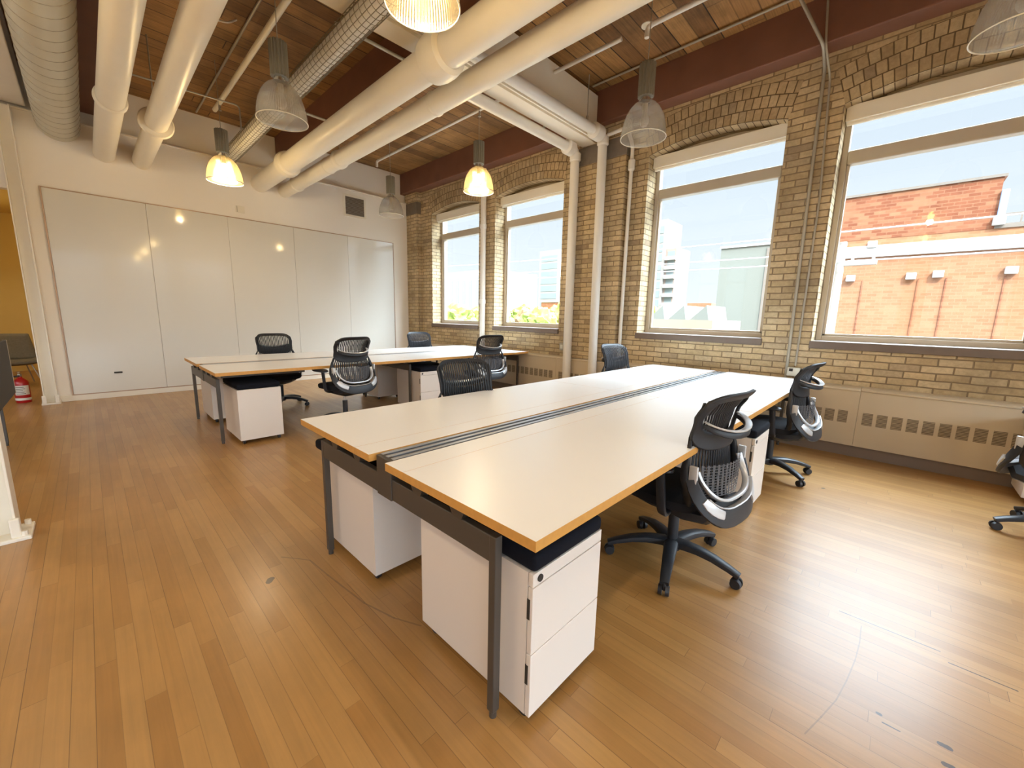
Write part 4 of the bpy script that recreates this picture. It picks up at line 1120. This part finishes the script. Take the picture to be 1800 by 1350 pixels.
root = empty('brick_annex', (90, 66, -5)); b = MB(); b.box(0, 8, 0, 9, 0, 10.5); b.build('wall', m_redb, root); b = MB(); b.box(-0.2, 8.2, -0.2, 9.2, 10.5, 10.8); b.build('roof_edge', m_band, root)
tag(root, 'low red brick block among the trees in the second window', 'building')
root = empty('grey_office_block', (120, 128, -5))
b = MB(); b.box(0, 30, 0, 46, 0, 26); b.build('wall', plain('hazy_grey', srgb(150, 154, 154), 0.9, var=0.04), root)
for k in range(9):
    b = MB(); b.box(-0.2, 0.05, 3 + k * 4.6, 5.4 + k * 4.6, 3, 23); b.build('window_bay', plain('hazy_bay', srgb(134, 141, 144), 0.7, var=0.05), root)
tag(root, 'wide hazy grey office block in the corner window', 'building')
root = empty('low_warehouse', (44, 14, -5))
m_cr = plain('cream_render', srgb(146, 136, 118), 0.9, var=0.03)
b = MB(); b.box(0, 10, 0, 9, 0, 6.4); b.build('wall', m_cr, root)
for k in range(3):
    b = MB(); y0 = 0.4 + k * 2.3
    b.rings([[(x, y0, 6.4), (x, y0 + 1.9, 6.4), (x, y0 + 0.3, 7.9)] for x in (0.0, 6.0)]); b.build('roof_light', m_pale, root)
tag(root, 'low cream warehouse with saw-tooth roof lights in the third window', 'building')
root = empty('orange_brick_house', (75, 24.4, -5)); b = MB(); b.box(0, 6, 0, 9.5, 0, 6.9); b.build('wall', m_redb2, root); b = MB(); b.box(0.5, 6, 0.1, 4.2, 6.9, 9.4); b.build('upper_storey', m_redb2, root); b = MB(); b.box(-0.3, 6.2, -0.2, 9.7, 6.9, 7.2); b.build('roof_edge', m_band, root)
tag(root, 'low orange brick house beyond the warehouse in the third window', 'building')
# trees
def leafy(name, c1, c2):
    M = Mat(name); co, x, y, z = M.coords()
    nz = M.n('ShaderNodeTexNoise', {'Vector': co, 'Scale': 0.9, 'Detail': 6.0, 'Roughness': 0.7})
    M.set(Base_Color=ramp_of(M, nz.outputs[0], [(0.35, c1), (0.65, c2)]), Roughness=0.9); return M.m
m_leaf = [leafy('green_leaves', srgb(112, 132, 52), srgb(150, 162, 78)), leafy('yellow_leaves', srgb(150, 146, 64), srgb(170, 162, 92)), leafy('rusty_leaves', srgb(126, 86, 62), srgb(138, 118, 78))]
m_bark = plain('bark', srgb(110, 92, 74), 0.9)
def tree(x, y, h_, r, k, label, sd):
    root = empty('leafy_tree', (x, y, -5))
    b = MB(); rnd = random.Random(sd)
    b.cyl((0, 0, 0), (0, 0, h_ * 0.6), 0.25, 8, r1=0.12); b.build('trunk', m_bark, root, smooth=True)
    b = MB(); t = bmesh.new(); bmesh.ops.create_icosphere(t, subdivisions=4, radius=1)
    for v in t.verts:
        n = v.co.normalized(); d = 1 + 0.35 * noise.noise(n * 2.2 + Vector((sd * 3.1, 0, 0))) + 0.22 * noise.noise(n * 5.5 + Vector((0, sd * 1.7, 0))) + 0.1 * noise.noise(n * 13)
        v.co = Vector((n.x * r * d, n.y * r * d, h_ * 0.62 + n.z * h_ * 0.40 * d))
    b.merge(t); b.build('crown', m_leaf[k], root, smooth=True)
    tag(root, label, 'tree', 'trees outside the far windows')
TL = ['leafy green tree in the far window view', 'yellowing tree in the far window view', 'rust tinted tree in the far window view']
for i, (x, y, h_, r, k) in enumerate(((70, 92, 9.5, 4.0, 1), (62, 78, 8.8, 4.0, 0), (76, 84, 8.6, 4.0, 0), (70, 102, 8.4, 4.2, 0), (72, 64, 8.8, 3.8, 0), (58, 48.5, 8.0, 3.0, 0), (64, 56.5, 7.8, 2.8, 2), (76, 56, 9.6, 3.6, 0), (62, 63.5, 7.4, 3.0, 1), (88, 40, 9.2, 2.6, 0), (84, 76, 9.0, 4.2, 0), (68, 48, 8.4, 3.0, 1))):
    tree(x, y, h_, r, k, TL[k], i + 1)
# utility poles and wires
m_pole = plain('pale_pole', srgb(160, 152, 142), 0.8, var=0.06)
def upole(x, y, ht, r, label):
    root = empty('utility_pole', (x, y, -5))
    b = MB(); b.cyl((0, 0, 0), (0, 0, ht), r, 14, r1=r * 0.75); b.build('pole', m_pole, root, smooth=True)
    b = MB(); b.bbox(-0.06, 0.06, -0.9, 0.9, ht - 0.75, ht - 0.63, 0.01); b.build('crossarm', m_pole, root)
    for yy in (-0.8, -0.3, 0.3, 0.8):
        b = MB(); b.cyl((0, yy, ht - 0.63), (0, yy, ht - 0.45), 0.04, 10); b.build('insulator', m_band, root, smooth=True)
    tag(root, label, 'utility pole')
upole(17.0, 1.72, 8.9, 0.15, 'pale utility pole in front of the red brick building')
upole(40.0, 41.5, 14.0, 0.2, 'thin utility pole standing in the second window')
for k, (dx, z) in enumerate(((-0.4, 3.55), (-0.4, 3.25), (-0.4, 4.15))):
    b = MB(); b.tube([(17 + dx, -18 + 40 * t, z + 0.6 * (2 * t - 1) ** 2 * 0.5) for t in [q / 24 for q in range(25)]], 0.022, 6)
    tag(b.build('power_line', m_band, smooth=True), ['pale power line across the brick building, middle one of three', 'pale power line across the brick building, lowest of three', 'pale power line across the brick building, highest of three'][k], 'power line')
